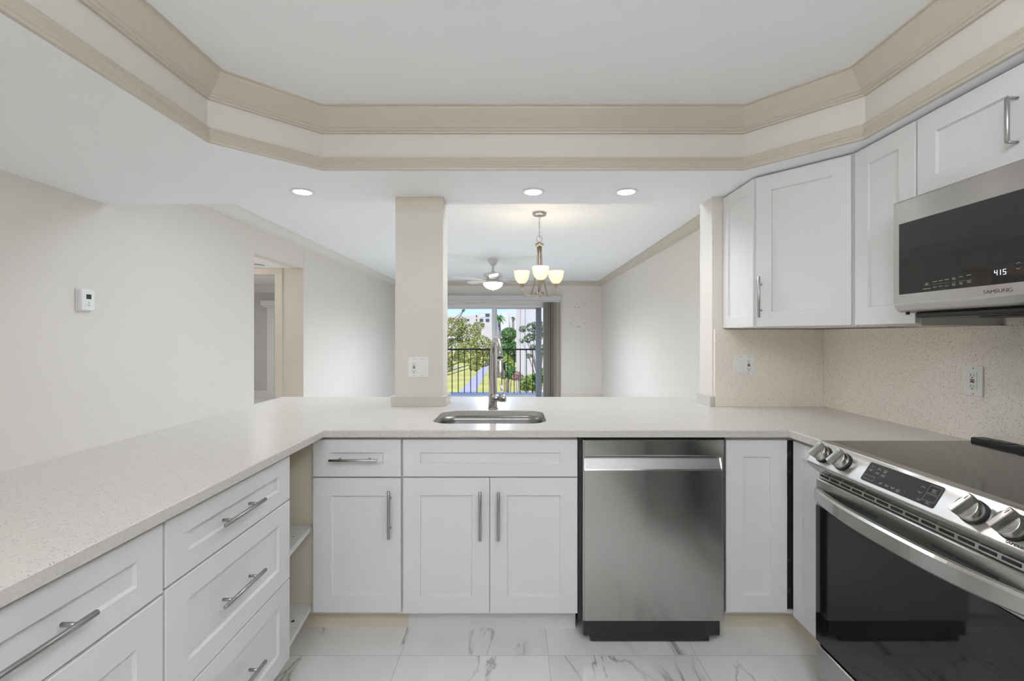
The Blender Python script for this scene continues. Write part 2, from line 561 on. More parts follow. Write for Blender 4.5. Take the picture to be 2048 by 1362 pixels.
    def shaker(self, u0, u1, v0, v1, T, m=None, stile=0.057, depth=0.0105, thick=0.019, top=None):
        """recessed-panel door or drawer front in the plane of T (u along, v up, w outward)"""
        st = top if top is not None else stile
        e = 0.0016

        def R(a, b, c, d, w):
            return [self.bm.verts.new(T @ Vector(p)) for p in ((a, c, w), (b, c, w), (b, d, w), (a, d, w))]
        back = R(u0, u1, v0, v1, -thick)
        edge = R(u0, u1, v0, v1, -e)
        front = R(u0 + e, u1 - e, v0 + e, v1 - e, 0)
        inn = R(u0 + stile, u1 - stile, v0 + st, v1 - st, 0)
        low = R(u0 + stile + 0.0012, u1 - stile - 0.0012, v0 + st + 0.0040, v1 - st - 0.0040, -depth)
        i = self.mi(m)
        for A, B in ((back, edge), (edge, front), (front, inn), (inn, low)):
            for k in range(4):
                f = self.bm.faces.new((A[k], A[(k + 1) % 4], B[(k + 1) % 4], B[k]))
                f.material_index = i
        for L in (back[::-1], low):
            f = self.bm.faces.new(L)
            f.material_index = i
        return self

    def build(self, name, m=None, parent=None, loc=None, smooth_angle=None):
        """ONE mesh object; geometry was given in world coordinates"""
        if m is not None and not self.mats:
            self.mats = [m]
        bmesh.ops.recalc_face_normals(self.bm, faces=self.bm.faces[:])
        org = world_of(parent) if parent else Vector(loc or (0, 0, 0))
        bmesh.ops.translate(self.bm, verts=self.bm.verts[:], vec=-org)
        me = bpy.data.meshes.new(name)
        self.bm.to_mesh(me)
        self.bm.free()
        for k in self.mats:
            me.materials.append(k)
        o = bpy.data.objects.new(name, me)
        COL.objects.link(o)
        if parent:
            o.parent = parent
        else:
            o.location = org
        return o


def world_of(o):
    v = Vector(o.location)
    while o.parent:
        o = o.parent
        v += o.location
    return v


def offset_poly(pts, d):
    """move a closed outline inward by d (outward if negative)"""
    P = [Vector((p[0], p[1])) for p in pts]
    n = len(P)
    area = sum(P[k].x * P[(k + 1) % n].y - P[(k + 1) % n].x * P[k].y for k in range(n))
    s = 1 if area > 0 else -1
    out = []
    for k in range(n):
        a, b = (P[k] - P[k - 1]).normalized(), (P[(k + 1) % n] - P[k]).normalized()
        na, nb = Vector((-a.y, a.x)) * s, Vector((-b.y, b.x)) * s
        q = (na + nb).normalized()
        out.append(P[k] + q / max(0.3, q.dot(na)) * d)
    return [(p.x, p.y) for p in out]


def thing(name, label, cat, loc, group=None):
    o = bpy.data.objects.new(name, None)
    o.empty_display_size = 0.05
    COL.objects.link(o)
    o.location = loc
    tag(o, label, cat, group)
    return o


def tag(o, label, cat, group=None, kind=None):
    if label:
        o['label'] = label
    if cat:
        o['category'] = cat
    if group:
        o['group'] = group
    if kind:
        o['kind'] = kind
    return o


def struct(o):
    o['kind'] = 'structure'
    return o


def frame(ox, oy, oz, u, v, w):
    """matrix that sends (u,v,w) coordinates to the world"""
    m = Matrix.Identity(4)
    for k, a in enumerate((u, v, w)):
        for j in range(3):
            m[j][k] = a[j]
    m[0][3], m[1][3], m[2][3] = ox, oy, oz
    return m


def F_front(y):   # faces the camera (-Y); u = x, v = z
    return frame(0, y, 0, (1, 0, 0), (0, 0, 1), (0, -1, 0))


def F_right(x):   # faces +X; u = y
    return frame(x, 0, 0, (0, 1, 0), (0, 0, 1), (1, 0, 0))


def F_left(x):    # faces -X; u = -y
    return frame(x, 0, 0, (0, -1, 0), (0, 0, 1), (-1, 0, 0))


def lamp(name, kind, loc, energy, color, parent=None, size=0.1, rot=None, spot=None):
    d = bpy.data.lights.new(name, kind)
    d.energy = energy
    d.color = color
    if kind == 'AREA':
        d.size = size
    else:
        d.shadow_soft_size = size
    if kind == 'SPOT' and spot:
        d.spot_size, d.spot_blend = spot
    o = bpy.data.objects.new(name, d)
    COL.objects.link(o)
    o.location = Vector(loc) - (world_of(parent) if parent else Vector((0, 0, 0)))
    if rot:
        o.rotation_euler = rot
    if parent:
        o.parent = parent
    return o


def text_mesh(body, size, T, name, m, parent, extrude=0.0004, align='CENTER', sx=1.0):
    cu = bpy.data.curves.new(name, 'FONT')
    cu.body = body
    cu.size = size
    cu.align_x = align
    cu.align_y = 'CENTER'
    cu.extrude = extrude
    to = bpy.data.objects.new(name, cu)
    COL.objects.link(to)
    bpy.context.view_layer.update()
    me = bpy.data.meshes.new_from_object(to.evaluated_get(bpy.context.evaluated_depsgraph_get()))
    bpy.data.objects.remove(to)
    bpy.data.curves.remove(cu)
    me.transform(Matrix.Diagonal((sx, 1, 1, 1)))
    me.transform(Matrix.Translation(-world_of(parent)) @ T)
    me.materials.clear()
    me.materials.append(m)
    o = bpy.data.objects.new(name, me)
    COL.objects.link(o)
    o.parent = parent
    return o


# ------------------------------------------------------------------ dimensions of the place
XL, XR = -2.46, 1.77          # side walls
YB, YF = -1.8, 9.32           # back wall behind the camera, far wall
ZS, ZT, ZD = 2.11, 2.39, 2.435   # soffit, tray ceiling, dining ceiling
YW0, YW1 = 2.60, 2.77         # wall between kitchen and dining
CT = 0.914                    # counter top

# ------------------------------------------------------------------ structure: floor
b = MB(); b.box(XL - 1.7, XR + 0.12, YB - 0.12, YF + 0.15, -0.08, 0, M['marble'])
struct(b.build('floor'))
b = MB(); b.box(-6.2, XL - 1.7, 3.0, 10.4, -0.08, 0, M['marble']); b.box(XL - 1.7, XL - 0.121, YF + 0.15, 10.4, -0.08, 0, M['marble'])
struct(b.build('floor_bedroom'))

# walls
b = MB()
b.box(XR, XR + 0.12, YB, YF + 0.15, 0, 2.6, M['wall'])
struct(b.build('wall_right'))

HY0, HY1, HZ = 4.29, 5.29, 2.10   # hallway opening
b = MB()
b.box(XL - 0.12, XL, YB, HY0, 0, 2.6, M['wall'])
b.box(XL - 0.12, XL, HY1 + 0.005, YF + 0.15, 0, 2.6, M['wall'])
b.box(XL - 0.12, XL, HY1, HY1 + 0.0049, 0, HZ, M['wall_cream'])
b.box(XL - 0.12, XL, HY0, HY1, HZ, 2.6, M['wall'])
struct(b.build('wall_left'))

DX0, DX1 = -1.75, 0.87            # sliding door opening in the far wall
DH = 1.955
b = MB()
b.box(XL - 0.12, DX0, YF, YF + 0.15, 0, 2.6, M['wall'])
b.box(DX1, XR + 0.12, YF, YF + 0.15, 0, 2.6, M['wall'])
b.box(DX0, DX1, YF, YF + 0.15, DH, 2.6, M['wall'])
wall_far = struct(b.build('wall_far'))
# screw holes and scuffs left by a television mount
b = MB()
for px, py, w, h in ((1.135, 1.975, .010, .010), (1.265, 1.972, .010, .008), (1.41, 1.975, .013, .011), (1.235, 1.905, .010, .024), (1.31, 1.908, .05, .004), (1.225, 1.76, .012, .010), (1.335, 1.727, .012, .008),
                     (1.135, 1.57, .013, .012), (1.27, 1.57, .009, .007), (1.41, 1.573, .014, .013), (1.305, 1.505, .085, .006)):
    b.box(px - w / 2, px + w / 2, YF - 0.0015, YF + 0.0005, py - h / 2, py + h / 2, M['dark'])
b.build('mount_hole', parent=wall_far)

b = MB()
b.box(XL - 0.12, 0.85, YB - 0.12, YB, 0, 2.6, M['wall'])
b.box(1.58, XR + 0.12, YB - 0.12, YB, 0, 2.6, M['wall'])
b.box(0.85, 1.58, YB - 0.12, YB, 2.03, 2.6, M['wall'])
struct(b.build('wall_back'))

b = MB()
b.box(0.85, 1.58, YB - 0.07, YB - 0.03, 0.0, 2.03, M['doorway_dark'], bevel=0.002)  # added near-black slab as an unlit doorway, to darken the dishwasher's reflection
struct(b.build('added_doorway'))
# half wall under the raised opening, the column and the wall end beside the cabinets
b = MB(); b.box(-1.48, 1.126, YW0, YW1, 0, CT - 0.031, M['wall'])
struct(b.build('wall_half'))
b = MB(); b.box(1.126, XR, YW0, YW1, 0, ZD + 0.1, M['wall'])
struct(b.build('wall_end'))
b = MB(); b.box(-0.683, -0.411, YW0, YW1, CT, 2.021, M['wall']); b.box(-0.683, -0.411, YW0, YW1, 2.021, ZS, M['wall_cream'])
struct(b.build('wall_column'))

# tray ceiling
TRAY = [(1.42, -1.35), (1.42, 1.845), (1.098, 2.19), (-0.928, 2.19), (-1.265, 1.87), (-1.265, -1.35)]
b = MB()
b.holed([(XL, YB), (XR, YB), (XR, YW1 - 0.03), (XL, YW1 - 0.03)], TRAY, ZS, ZT, M['ceil'])
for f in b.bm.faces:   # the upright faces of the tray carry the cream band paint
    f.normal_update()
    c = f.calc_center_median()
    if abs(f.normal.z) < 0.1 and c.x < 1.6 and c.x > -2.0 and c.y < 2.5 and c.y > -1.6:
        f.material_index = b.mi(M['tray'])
struct(b.build('ceiling_soffit'))
b = MB(); b.box(XL, XR, YB, YW1 - 0.03, ZT, ZT + 0.12, M['ceil'])
struct(b.build('ceiling_tray'))
b = MB(); b.box(XL, XR, YW1 - 0.03, YF, ZD, ZD + 0.12, M['ceil'])
struct(b.build('ceiling'))
b = MB(); b.box(-6.4, XR + 0.3, YB - 0.3, 10.5, 2.6, 2.75, M['stucco_white'])
struct(b.build('ceiling_roof'))


def crown_prof(zt, drop, proj, zb=None):
    z0 = zt - drop
    return [(0.0, z0), (0.012, z0), (0.014, z0 + 0.07 * drop), (0.020, z0 + 0.10 * drop), (0.020, z0 + 0.18 * drop), (0.026, z0 + 0.22 * drop),
            (0.30 * proj + .01, z0 + 0.36 * drop), (0.52 * proj + .008, z0 + 0.55 * drop), (0.74 * proj + .004, z0 + 0.76 * drop), (0.86 * proj, z0 + 0.85 * drop),
            (0.88 * proj, z0 + 0.93 * drop), (proj, z0 + 0.95 * drop), (proj, zt), (0.0, zt)]


b = MB(); b.sweep(TRAY, crown_prof(ZT, 0.104, 0.085), M['crown'], side=1)
struct(b.build('trim_1'))
z = ZS
lip = [(0, z), (0.015, z), (0.016, z + .010), (0.020, z + .013), (0.020, z + .021), (0.013, z + .026), (0.011, z + .044), (0.014, z + .049), (0.016, z + .054), (0.016, z + .060), (0, z + .060)]
b = MB(); b.sweep(TRAY, lip, M['crown'], side=1)
struct(b.build('trim_2'))
b = MB(); b.sweep([(XR, YW1), (XR, YF), (XL + 0.08, YF)], crown_prof(ZD, 0.092, 0.075), M['crown'], side=1)
struct(b.build('trim_3'))
b = MB(); b.sweep([(XL + 0.079, YF), (XL, YF), (XL, YW1 - 0.02)], crown_prof(ZD, 0.092, 0.075), M['crown_lit'], side=1)
struct(b.build('trim_6'))
base = [(0, 0), (0.014, 0), (0.014, 0.105), (0.008, 0.122), (0, 0.126)]
b = MB(); b.sweep([(XR, YW1), (XR, YF), (DX1 + 0.02, YF)], base, M['wall_cream'], side=1)
struct(b.build('baseboard_right'))
b = MB(); b.sweep([(DX0 - 0.02, YF), (XL, YF), (XL, HY1)], base, M['trim'], side=1)
struct(b.build('baseboard_left'))

# hallway and bedroom beyond
b = MB()
b.box(-4.2, XL - 0.12, HY0 - 0.12, HY0, 0, 2.6, M['wall_cream'])
struct(b.build('wall_hallway'))
BX0, BX1 = -3.57, -2.785           # bedroom doorway
b = MB()
b.box(BX1, XL - 0.12, HY1, HY1 + 0.12, 0, 2.6, M['wall_cream'])
b.box(-4.2, BX0, HY1, HY1 + 0.12, 0, 2.6, M['wall_cream'])
b.box(BX0, BX1, HY1, HY1 + 0.12, 2.03, 2.6, M['wall_cream'])
struct(b.build('wall_bedroom_door'))
# the painted lining of the opening in the living room wall
b = MB(); b.box(-4.32, -4.2, HY0 - 0.12, HY1 + 0.12, 0, 2.6, M['wall'])
struct(b.build('wall_hallway_end'))
b = MB(); b.box(-4.2, XL - 0.12, HY0, HY1, HZ, HZ + 0.08, M['ceil'])
struct(b.build('ceiling_hallway'))
b = MB()
for x0, x1 in ((BX1, BX1 + 0.085), (BX0 - 0.085, BX0)):
    b.box(x0, x1, HY1 - 0.018, HY1 - 0.0005, 0, 2.03, M['wall_cream'], bevel=0.003)
b.box(BX0 - 0.085, BX1 + 0.085, HY1 - 0.018, HY1 - 0.0005, 2.03, HZ - 0.001, M['wall_cream'], bevel=0.003)
struct(b.build('trim_4'))
b = MB()
b.box(-6.2, -6.08, HY1 + 0.12, 10.0, 0, 2.6, M['bed_wall'])
b.box(-6.08, XL - 0.12, 9.88, 10.0, 0, 2.6, M['bed_wall'])
b.box(-6.08, -4.2, HY1 + 0.0, HY1 + 0.12, 0, 2.6, M['bed_wall'])
struct(b.build('wall_bedroom'))
b = MB(); b.box(-6.08, XL - 0.12, HY1 + 0.12, 9.88, 2.42, 2.5, M['ceil'])
struct(b.build('ceiling_bedroom'))
b = MB(); b.sweep([(XL - 0.12, 9.88), (-6.08, 9.88), (-6.08, HY1 + 0.12)], crown_prof(2.42, 0.16, 0.12), M['trim'], side=1)
struct(b.build('trim_5'))
b = MB(); b.sweep([(XL - 0.12, 9.88), (-6.08, 9.88), (-6.08, HY1 + 0.12)], base, M['trim'], side=1)
struct(b.build('baseboard_bedroom'))
# pale cased opening on the bedroom's far wall
b = MB()
b.box(-5.36, -5.20, 9.83, 9.88, 0, 1.93, M['trim'], bevel=0.004)
b.box(-5.44, -4.0, 9.81, 9.88, 1.93, 1.97, M['trim'], bevel=0.004)
b.box(-5.48, -4.0, 9.79, 9.88, 1.97, 2.08, M['trim'], bevel=0.004)
b.box(-5.20, -4.0, 9.86, 9.88, 0, 1.93, M['bed_wall'])
struct(b.build('door_2'))
lamp('bedroom_fill', 'AREA', (-4.6, 7.2, 2.38), P_FILL_BED, (1.0, 0.97, 0.93), size=1.6)  # unseen area light without a fixture, added to brighten the bedroom

# ------------------------------------------------------------------ sliding balcony door
d1 = bpy.data.objects.new('door_1', None); COL.objects.link(d1); d1.location = (0, YF + 0.08, 0); struct(d1)
b = MB()
y0, y1 = YF + 0.02, YF + 0.13
b.box(DX0, DX1, y0, y1, DH - 0.055, DH, M['alu'], bevel=0.004)
b.box(DX0, DX0 + 0.05, y0, y1, 0, DH - 0.055, M['alu'], bevel=0.004)
b.box(DX1 - 0.05, DX1, y0, y1, 0, DH - 0.055, M['alu'], bevel=0.004)
b.box(DX0, DX1, y0, y1, 0, 0.05, M['alu'], bevel=0.004)
b.build('door_frame', parent=d1)


def slider(x0, x1, ya, stm, nm, wl=0.05, wr=0.05):
    q = MB()
    q.box(x0, x0 + wl, ya, ya + 0.035, 0.05, DH - 0.055, stm[0], bevel=0.003)
    q.box(x1 - wr, x1, ya, ya + 0.035, 0.05, DH - 0.055, stm[1], bevel=0.003)
    q.box(x0 + wl, x1 - wr, ya, ya + 0.035, 0.05, 0.09, M['alu'], bevel=0.003)
    q.box(x0 + wl, x1 - wr, ya, ya + 0.035, DH - 0.085, DH - 0.055, M['alu'], bevel=0.003)
    p = q.build('door_panel', parent=d1)
    q = MB(); q.box(x0 + wl, x1 - wr, ya + 0.014, ya + 0.020, 0.09, DH - 0.085, M['pane'])
    q.build('pane', parent=p)


slider(DX0 + 0.05, -0.40, YF + 0.035, (M['alu'], M['alu']), 'l', 0.05, 0.075)
slider(-0.40, 0.545, YF + 0.085, (M['alu'], M['stile']), 'r', 0.03, 0.115)

# ------------------------------------------------------------------ vertical blinds
vb = thing('vertical_blind', 'drawn-back vertical blind with striped grey-brown vanes beside the balcony door', 'blind', (0.75, YF - 0.06, 2.1))
b = MB(); b.box(-1.95, 0.94, YF - 0.115, YF - 0.012, 2.035, 2.135, M['valance'], bevel=0.004)
b.build('valance', parent=vb)
b = MB(); b.box(-1.9, 0.90, YF - 0.08, YF - 0.04, 2.005, 2.034, M['alu'], bevel=0.003)
b.build('head_rail', parent=vb)
vcols = [(0.40, 0.38, 0.35), (0.33, 0.31, 0.28), (0.42, 0.39, 0.36), (0.30, 0.27, 0.24), (0.37, 0.35, 0.32), (0.17, 0.15, 0.14), (0.33, 0.29, 0.25), (0.26, 0.22, 0.18), (0.30, 0.25, 0.20), (0.27, 0.22, 0.17), (0.34, 0.31, 0.27)]
vmats = [vane_mat(k, c) for k, c in enumerate(vcols)]
for k in range(11):
    x = 0.595 + k * 0.0285
    ang = math.radians(58 + rnd.uniform(-10, 10)) if k < 8 else math.radians(24)
    dx, dy = 0.044 * math.cos(ang), 0.044 * math.sin(ang)
    q = MB()
    yy = YF - 0.06
    pr = []
    for t in range(7):
        s = -1 + 2 * t / 6
        bow = 0.006 * (1 - s * s)
        pr.append((x + dx * s + bow * math.sin(ang), yy + dy * s - bow * math.cos(ang)))
    pr2 = [(px + 0.0012 * math.sin(ang), py - 0.0012 * math.cos(ang)) for px, py in pr]
    q.prism(pr + pr2[::-1], 0.03, 2.003, 'Z', vmats[k])
    q.build('vane', parent=vb)

# ------------------------------------------------------------------ balcony and outdoors
b = MB(); b.box(-3.2, 3.2, YF + 0.15, 10.75, -0.2, -0.01, M['concrete'])
struct(b.build('floor_balcony'))
b = MB(); b.box(-3.2, 3.2, YF + 0.15, 10.9, 2.55, 2.75, M['stucco_white'])
struct(b.build('ceiling_balcony'))
br = thing('balcony_railing', 'black metal balcony railing with upright balusters behind the glass door', 'railing', (0, 10.6, 0))
b = MB(); b.box(-3.0, 3.0, 10.575, 10.625, 0.985, 1.02, M['rail_black'], bevel=0.004)
b.build('top_rail', parent=br)
bal = None
for k in range(22):
    x = -1.61 + 0.1445 * k
    if bal is None:
        b = MB(); b.box(x - 0.009, x + 0.009, 10.591, 10.609, -0.01, 0.984, M['rail_black'])
        bal = b.build('baluster', parent=br); bx = x
    else:
        c = bal.copy(); COL.objects.link(c); c.parent = br; c.location = (x - bx, 0, 0)

GZ = -3.0
b = MB(); b.box(-90, 90, 11.2, 200, GZ - 0.3, GZ, M['grass'])
struct(b.build('lawn'))
b = MB(); b.prism([(-4.35, 24), (-2.95, 24), (-3.05, 36), (-3.75, 74), (-4.9, 110), (-5.8, 110), (-4.5, 74), (-4.3, 36)], GZ + 0.0, GZ + 0.02, 'Z', M['path'])
struct(b.build('footpath'))
b = MB(); b.prism([(-16, 60), (-7.2, 60), (-6.9, 62.5), (-16, 62.5)], GZ, GZ + 0.02, 'Z', M['path'])
struct(b.build('footpath_far'))


def foliage(q, blobs, n, size, m, squash=1.0):
    """leaf cards scattered through the shells of round clumps"""
    tot = sum(r ** 2 for *_, r in blobs)
    for cx, cy, cz, r in blobs:
        for _ in range(max(8, int(n * r * r / tot))):
            while True:
                v = Vector((rnd.uniform(-1, 1), rnd.uniform(-1, 1), rnd.uniform(-1, 1)))
                if 0.05 < v.length < 1:
                    break
            v = v.normalized() * (v.length ** 0.4)
            p = Vector((cx, cy, cz)) + Vector((v.x * r, v.y * r, v.z * r * squash))
            s = size * rnd.uniform(0.6, 1.3)
            a = Vector((rnd.gauss(0, 1), rnd.gauss(0, 1), rnd.gauss(0, 1))).normalized()
            t = a.cross(Vector((rnd.gauss(0, 1), rnd.gauss(0, 1), rnd.gauss(0, 1)))).normalized()
            u = a.cross(t)
            q.poly([p - t * s, p + u * s * 0.45 - a * s * .1, p + t * s, p - u * s * 0.45 - a * s * .1], m)


def tree(name, label, cat, base, trunk_r, blobs, n, size, leaf, limbs=(), group=None, squash=0.8):
    t = thing(name, label, cat, base, group)
    q = MB()
    top = max(blobs, key=lambda bb: bb[2])
    x, y, z0 = base
    q.tube([(x, y, z0), (x + 0.05, y, z0 + (top[2] - z0) * 0.4), ((x + top[0]) / 2, (y + top[1]) / 2, z0 + (top[2] - z0) * 0.65), (top[0], top[1], top[2])], [trunk_r, trunk_r * .8, trunk_r * .55, trunk_r * .15], M['bark'], n=7)
    for bb in blobs:
        q.tube([(x + 0.03, y, z0 + (bb[2] - z0) * 0.5), ((x + bb[0]) / 2, (y + bb[1]) / 2, z0 + (bb[2] - z0) * 0.80), bb[:3]], [trunk_r * .3, trunk_r * .2, trunk_r * .05], M['bark'], n=5)
    q.build('trunk', parent=t)
    q = MB()
    foliage(q, blobs, n, size, leaf, squash)
    q.build('foliage', parent=t)
    return t


def at(px, py, y):
    """a point in the distance, from its bearing and range"""
    return ((px - 1030) * y / 910, y, 1.315 - (py - 672) * y / 910)


def blob(px, py, y, rp, dy=0.0):
    a = at(px, py, y)
    return (a[0], a[1] + dy, a[2], rp * y / 910)


Y = 27.0
tree('leafy_tree', 'big olive-green broadleaf tree left of the footpath', 'tree', (at(838, 700, Y)[0], Y, GZ), 0.20,
     [blob(905, 655, Y, 24), blob(935, 668, Y, 26, .6), blob(962, 690, Y, 24, -.4), blob(905, 700, Y, 30, .3), blob(940, 705, Y, 27, -.8), blob(965, 722, Y, 16, .2), blob(890, 733, Y, 17), blob(950, 733, Y, 11, -.3),
      blob(860, 690, Y, 34, 1), blob(925, 642, Y, 9), blob(928, 620, Y, 4), blob(984, 705, Y, 14, .5), blob(955, 652, Y, 12, .8)], 8500, 0.075, M['leaf_olive'])
Y = 48.0
tree('leafy_tree', 'dark green rounded tree just right of the door mullion', 'tree', (at(1018, 700, Y)[0], Y, GZ), 0.25,
     [blob(1018, 668, Y, 16), blob(1010, 690, Y, 18, .5), blob(1026, 695, Y, 15, -.5), blob(1004, 712, Y, 16), blob(1030, 716, Y, 10)], 4500, 0.12, M['leaf_green'])
Y = 19.0
tree('leafy_tree', 'grey-green sparse tree in front of the white wall', 'tree', (at(1078, 700, Y)[0], Y, GZ), 0.10,
     [blob(1063, 655, Y, 12), blob(1045, 658, Y, 8), blob(1075, 650, Y, 12), blob(1058, 676, Y, 11), blob(1076, 672, Y, 12), blob(1043, 682, Y, 5), blob(1066, 694, Y, 7), blob(1090, 665, Y, 14), blob(1058, 712, Y, 6), blob(1087, 700, Y, 13)], 1300, 0.06, M['leaf_grey'])
# palms
for px, ptop, yy, lab, spread in ((998, 634, 52.0, 'tall ragged palm right beside the door mullion', 16), (1026, 636, 58.0, 'slim upright palm before the far pale building', 6)):
    g = at(px, ptop, yy)
    t = thing('palm_tree', lab, 'palm tree', (g[0], yy, GZ))
    q = MB(); q.tube([(g[0], yy, GZ), (g[0] + .1, yy, (GZ + g[2]) / 2), g], [0.22, 0.17, 0.14], M['bark'], n=8)
    q.build('trunk', parent=t)
    q = MB()
    L = spread * yy / 910
    for k in range(26):
        a = 2 * PI * k / 26 + rnd.uniform(-.1, .1)
        e = rnd.uniform(-0.5, 1.25)
        d = Vector((math.cos(a) * math.cos(e), math.sin(a) * math.cos(e), math.sin(e)))
        side = d.cross(Vector((0, 0, 1)))
        side = side.normalized() if side.length > 1e-3 else Vector((1, 0, 0))
        p0 = Vector(g)
        prev = None
        for s in range(6):
            f = s / 5
            c = p0 + d * L * f - Vector((0, 0, 1)) * L * 0.55 * f * f
            w = L * 0.16 * math.sin(PI * min(0.97, 0.12 + f * 0.86)) + 0.01
            cur = (c - side * w - Vector((0, 0, w * .5)), c, c + side * w - Vector((0, 0, w * .5)))
            if prev:
                q.poly([prev[0], cur[0], cur[1], prev[1]], M['leaf_green'])
                q.poly([prev[1], cur[1], cur[2], prev[2]], M['leaf_green'])
            prev = cur
    q.build('frond', parent=t)['kind'] = 'stuff'
# shrubs
for nm, lab, px, py, yy, r, n, s, lm in (
        ('lime_shrub', 'bright lime-green shrub behind the faucet', 1012, 722, 24.0, 13, 420, 0.10, 'leaf_lime'),
        ('round_shrub', 'dark rounded shrub under the lime-green one', 1016, 742, 22.0, 14, 520, 0.10, 'leaf_green'),
        ('flowering_shrub', 'pink-flowering shrub at the foot of the white wall', 1036, 752, 21.0, 9, 200, 0.075, 'leaf_pink'),
        ('leafy_shrub', 'green shrub under the grey-green sparse tree', 1062, 764, 17.0, 17, 620, 0.085, 'leaf_lime'),
        ('leafy_shrub', 'green shrub nearest the blind, behind the railing', 1086, 752, 16.0, 16, 520, 0.085, 'leaf_green'),
        ('leafy_shrub', 'small olive shrub at the far end of the footpath', 1000, 726, 60.0, 12, 300, 0.2, 'leaf_olive')):
    c = at(px, py, yy)
    rr = r * yy / 910
    t = thing(nm, lab, 'shrub', (c[0], yy, GZ))
    q = MB()
    for k in range(5):
        a = 2 * PI * k / 5
        q.tube([(c[0] + .1 * math.cos(a), yy + .1 * math.sin(a), GZ), (c[0] + rr * .3 * math.cos(a), yy + rr * .3 * math.sin(a), (GZ + c[2]) / 2), (c[0] + rr * .5 * math.cos(a), yy + rr * .5 * math.sin(a), c[2])], [0.035, 0.03, 0.012], M['bark'], n=5)
    q.build('stem', parent=t)
    q = MB()
    foliage(q, [(c[0], yy, c[2], rr), (c[0] - rr * .6, yy + .2, c[2] - rr * .45, rr * .75), (c[0] + rr * .6, yy - .2, c[2] - rr * .4, rr * .75)], n, s, M[lm], 0.9)
    q.build('foliage', parent=t)

# far apartment blocks
t = thing('apartment_building', 'beige apartment block with balconies beyond the olive-green tree', 'building', (-10, 120, GZ))
k = 120 / 910
q = MB()
q.box((880 - 1030) * k, (960 - 1030) * k, 120, 138, GZ, 1.315 + (672 - 631) * k, M['stucco'])
q.box((958 - 1030) * k, (990 - 1030) * k, 118, 138, GZ, 1.315 + (672 - 626) * k, M['stucco'])
q.build('wall', parent=t)
for px, py, w, h, mm in ((953, 632, 2.4, 4.0, 'glass_dark'), (966, 632, 8, 6, 'stucco_white'), (976, 631, 8, 6, 'glass_dark'), (964, 641, 7, 6, 'glass_dark'), (976, 641, 7, 6, 'glass_dark'), (953, 640, 2.4, 4.0, 'glass_dark'), (966, 650, 8, 6, 'glass_dark'), (936, 640, 5, 4, 'glass_dark'), (925, 640, 5, 4, 'glass_dark')):
    x = (px - 1030) * k; zz = 1.315 + (672 - py) * k
    yy = 117.9 if px > 958 else 119.9
    q = MB(); q.box(x - w * k / 2, x + w * k / 2, yy, yy + 0.3, zz - h * k / 2, zz + h * k / 2, M[mm])
    q.build('window', parent=t)
t = thing('apartment_building', 'pale far building seen behind the slim palm', 'building', (-1.5, 90, GZ))
k = 90 / 910
q = MB()
q.box((1003 - 1030) * k, (1018 - 1030) * k, 90, 100, GZ, 1.315 + (672 - 625) * k, M['stucco_white'])
q.box((1018 - 1030) * k, (1040 - 1030) * k, 92, 100, GZ, 1.315 + (672 - 622) * k, M['stucco_white'])
q.build('wall', parent=t)
q = MB(); q.box((1016.6 - 1030) * k, (1018.4 - 1030) * k, 89.8, 90.2, GZ, 1.315 + (672 - 624) * k, M['stucco'])
q.build('downpipe', parent=t)
# the white neighbouring wing on the right
t = thing('neighbouring_wing', 'white building wing with an upright pilaster, right half of the glass door', 'building', (1.4, 24, GZ))
k = 24 / 910
q = MB(); q.box((1049 - 1030) * k, (1190 - 1030) * k, 24, 36, GZ, 12, M['stucco_white'])
q.build('wall', parent=t)
q = MB(); q.box((1032.5 - 1030) * k, (1040 - 1030) * k, 22.9, 24.2, GZ, 12, M['stucco'])
q.build('pilaster', parent=t)
q = MB(); q.box((1040 - 1030) * k, (1049 - 1030) * k, 23.3, 24.2, GZ, 12, M['stucco_white'])
q.build('corner_post', parent=t)


# ------------------------------------------------------------------ countertop with sink cut-out
def rrect(x0, x1, y0, y1, r, n=7):
    out = []
    for cx, cy, a0 in ((x1 - r, y1 - r, 0), (x0 + r, y1 - r, PI / 2), (x0 + r, y0 + r, PI), (x1 - r, y0 + r, 1.5 * PI)):
        for k in range(n + 1):
            a = a0 + PI / 2 * k / n
            out.append((cx + r * math.cos(a), cy + r * math.sin(a)))
    return out


SX0, SX1, SY0, SY1 = -0.388, 0.148, 2.085, 2.455
slab = [(-0.815, 0.46), (-0.815, 1.936), (1.166, 1.936), (1.178, 1.695), (1.768, 1.695), (1.768, 2.598), (1.124, 2.598), (1.124, 2.80), (1.15, 2.87), (1.10, 3.0), (-1.54, 3.0), (-1.50, 0.46)]
ct = MB()
ct.holed(slab, rrect(SX0, SX1, SY0, SY1, 0.085), CT - 0.03, CT, M['quartz'], chamfer=0.003)
tag(ct.build('countertop', loc=(0, 1.9, CT - 0.03)), 'U-shaped pale speckled quartz countertop running over all base cabinets', 'countertop')

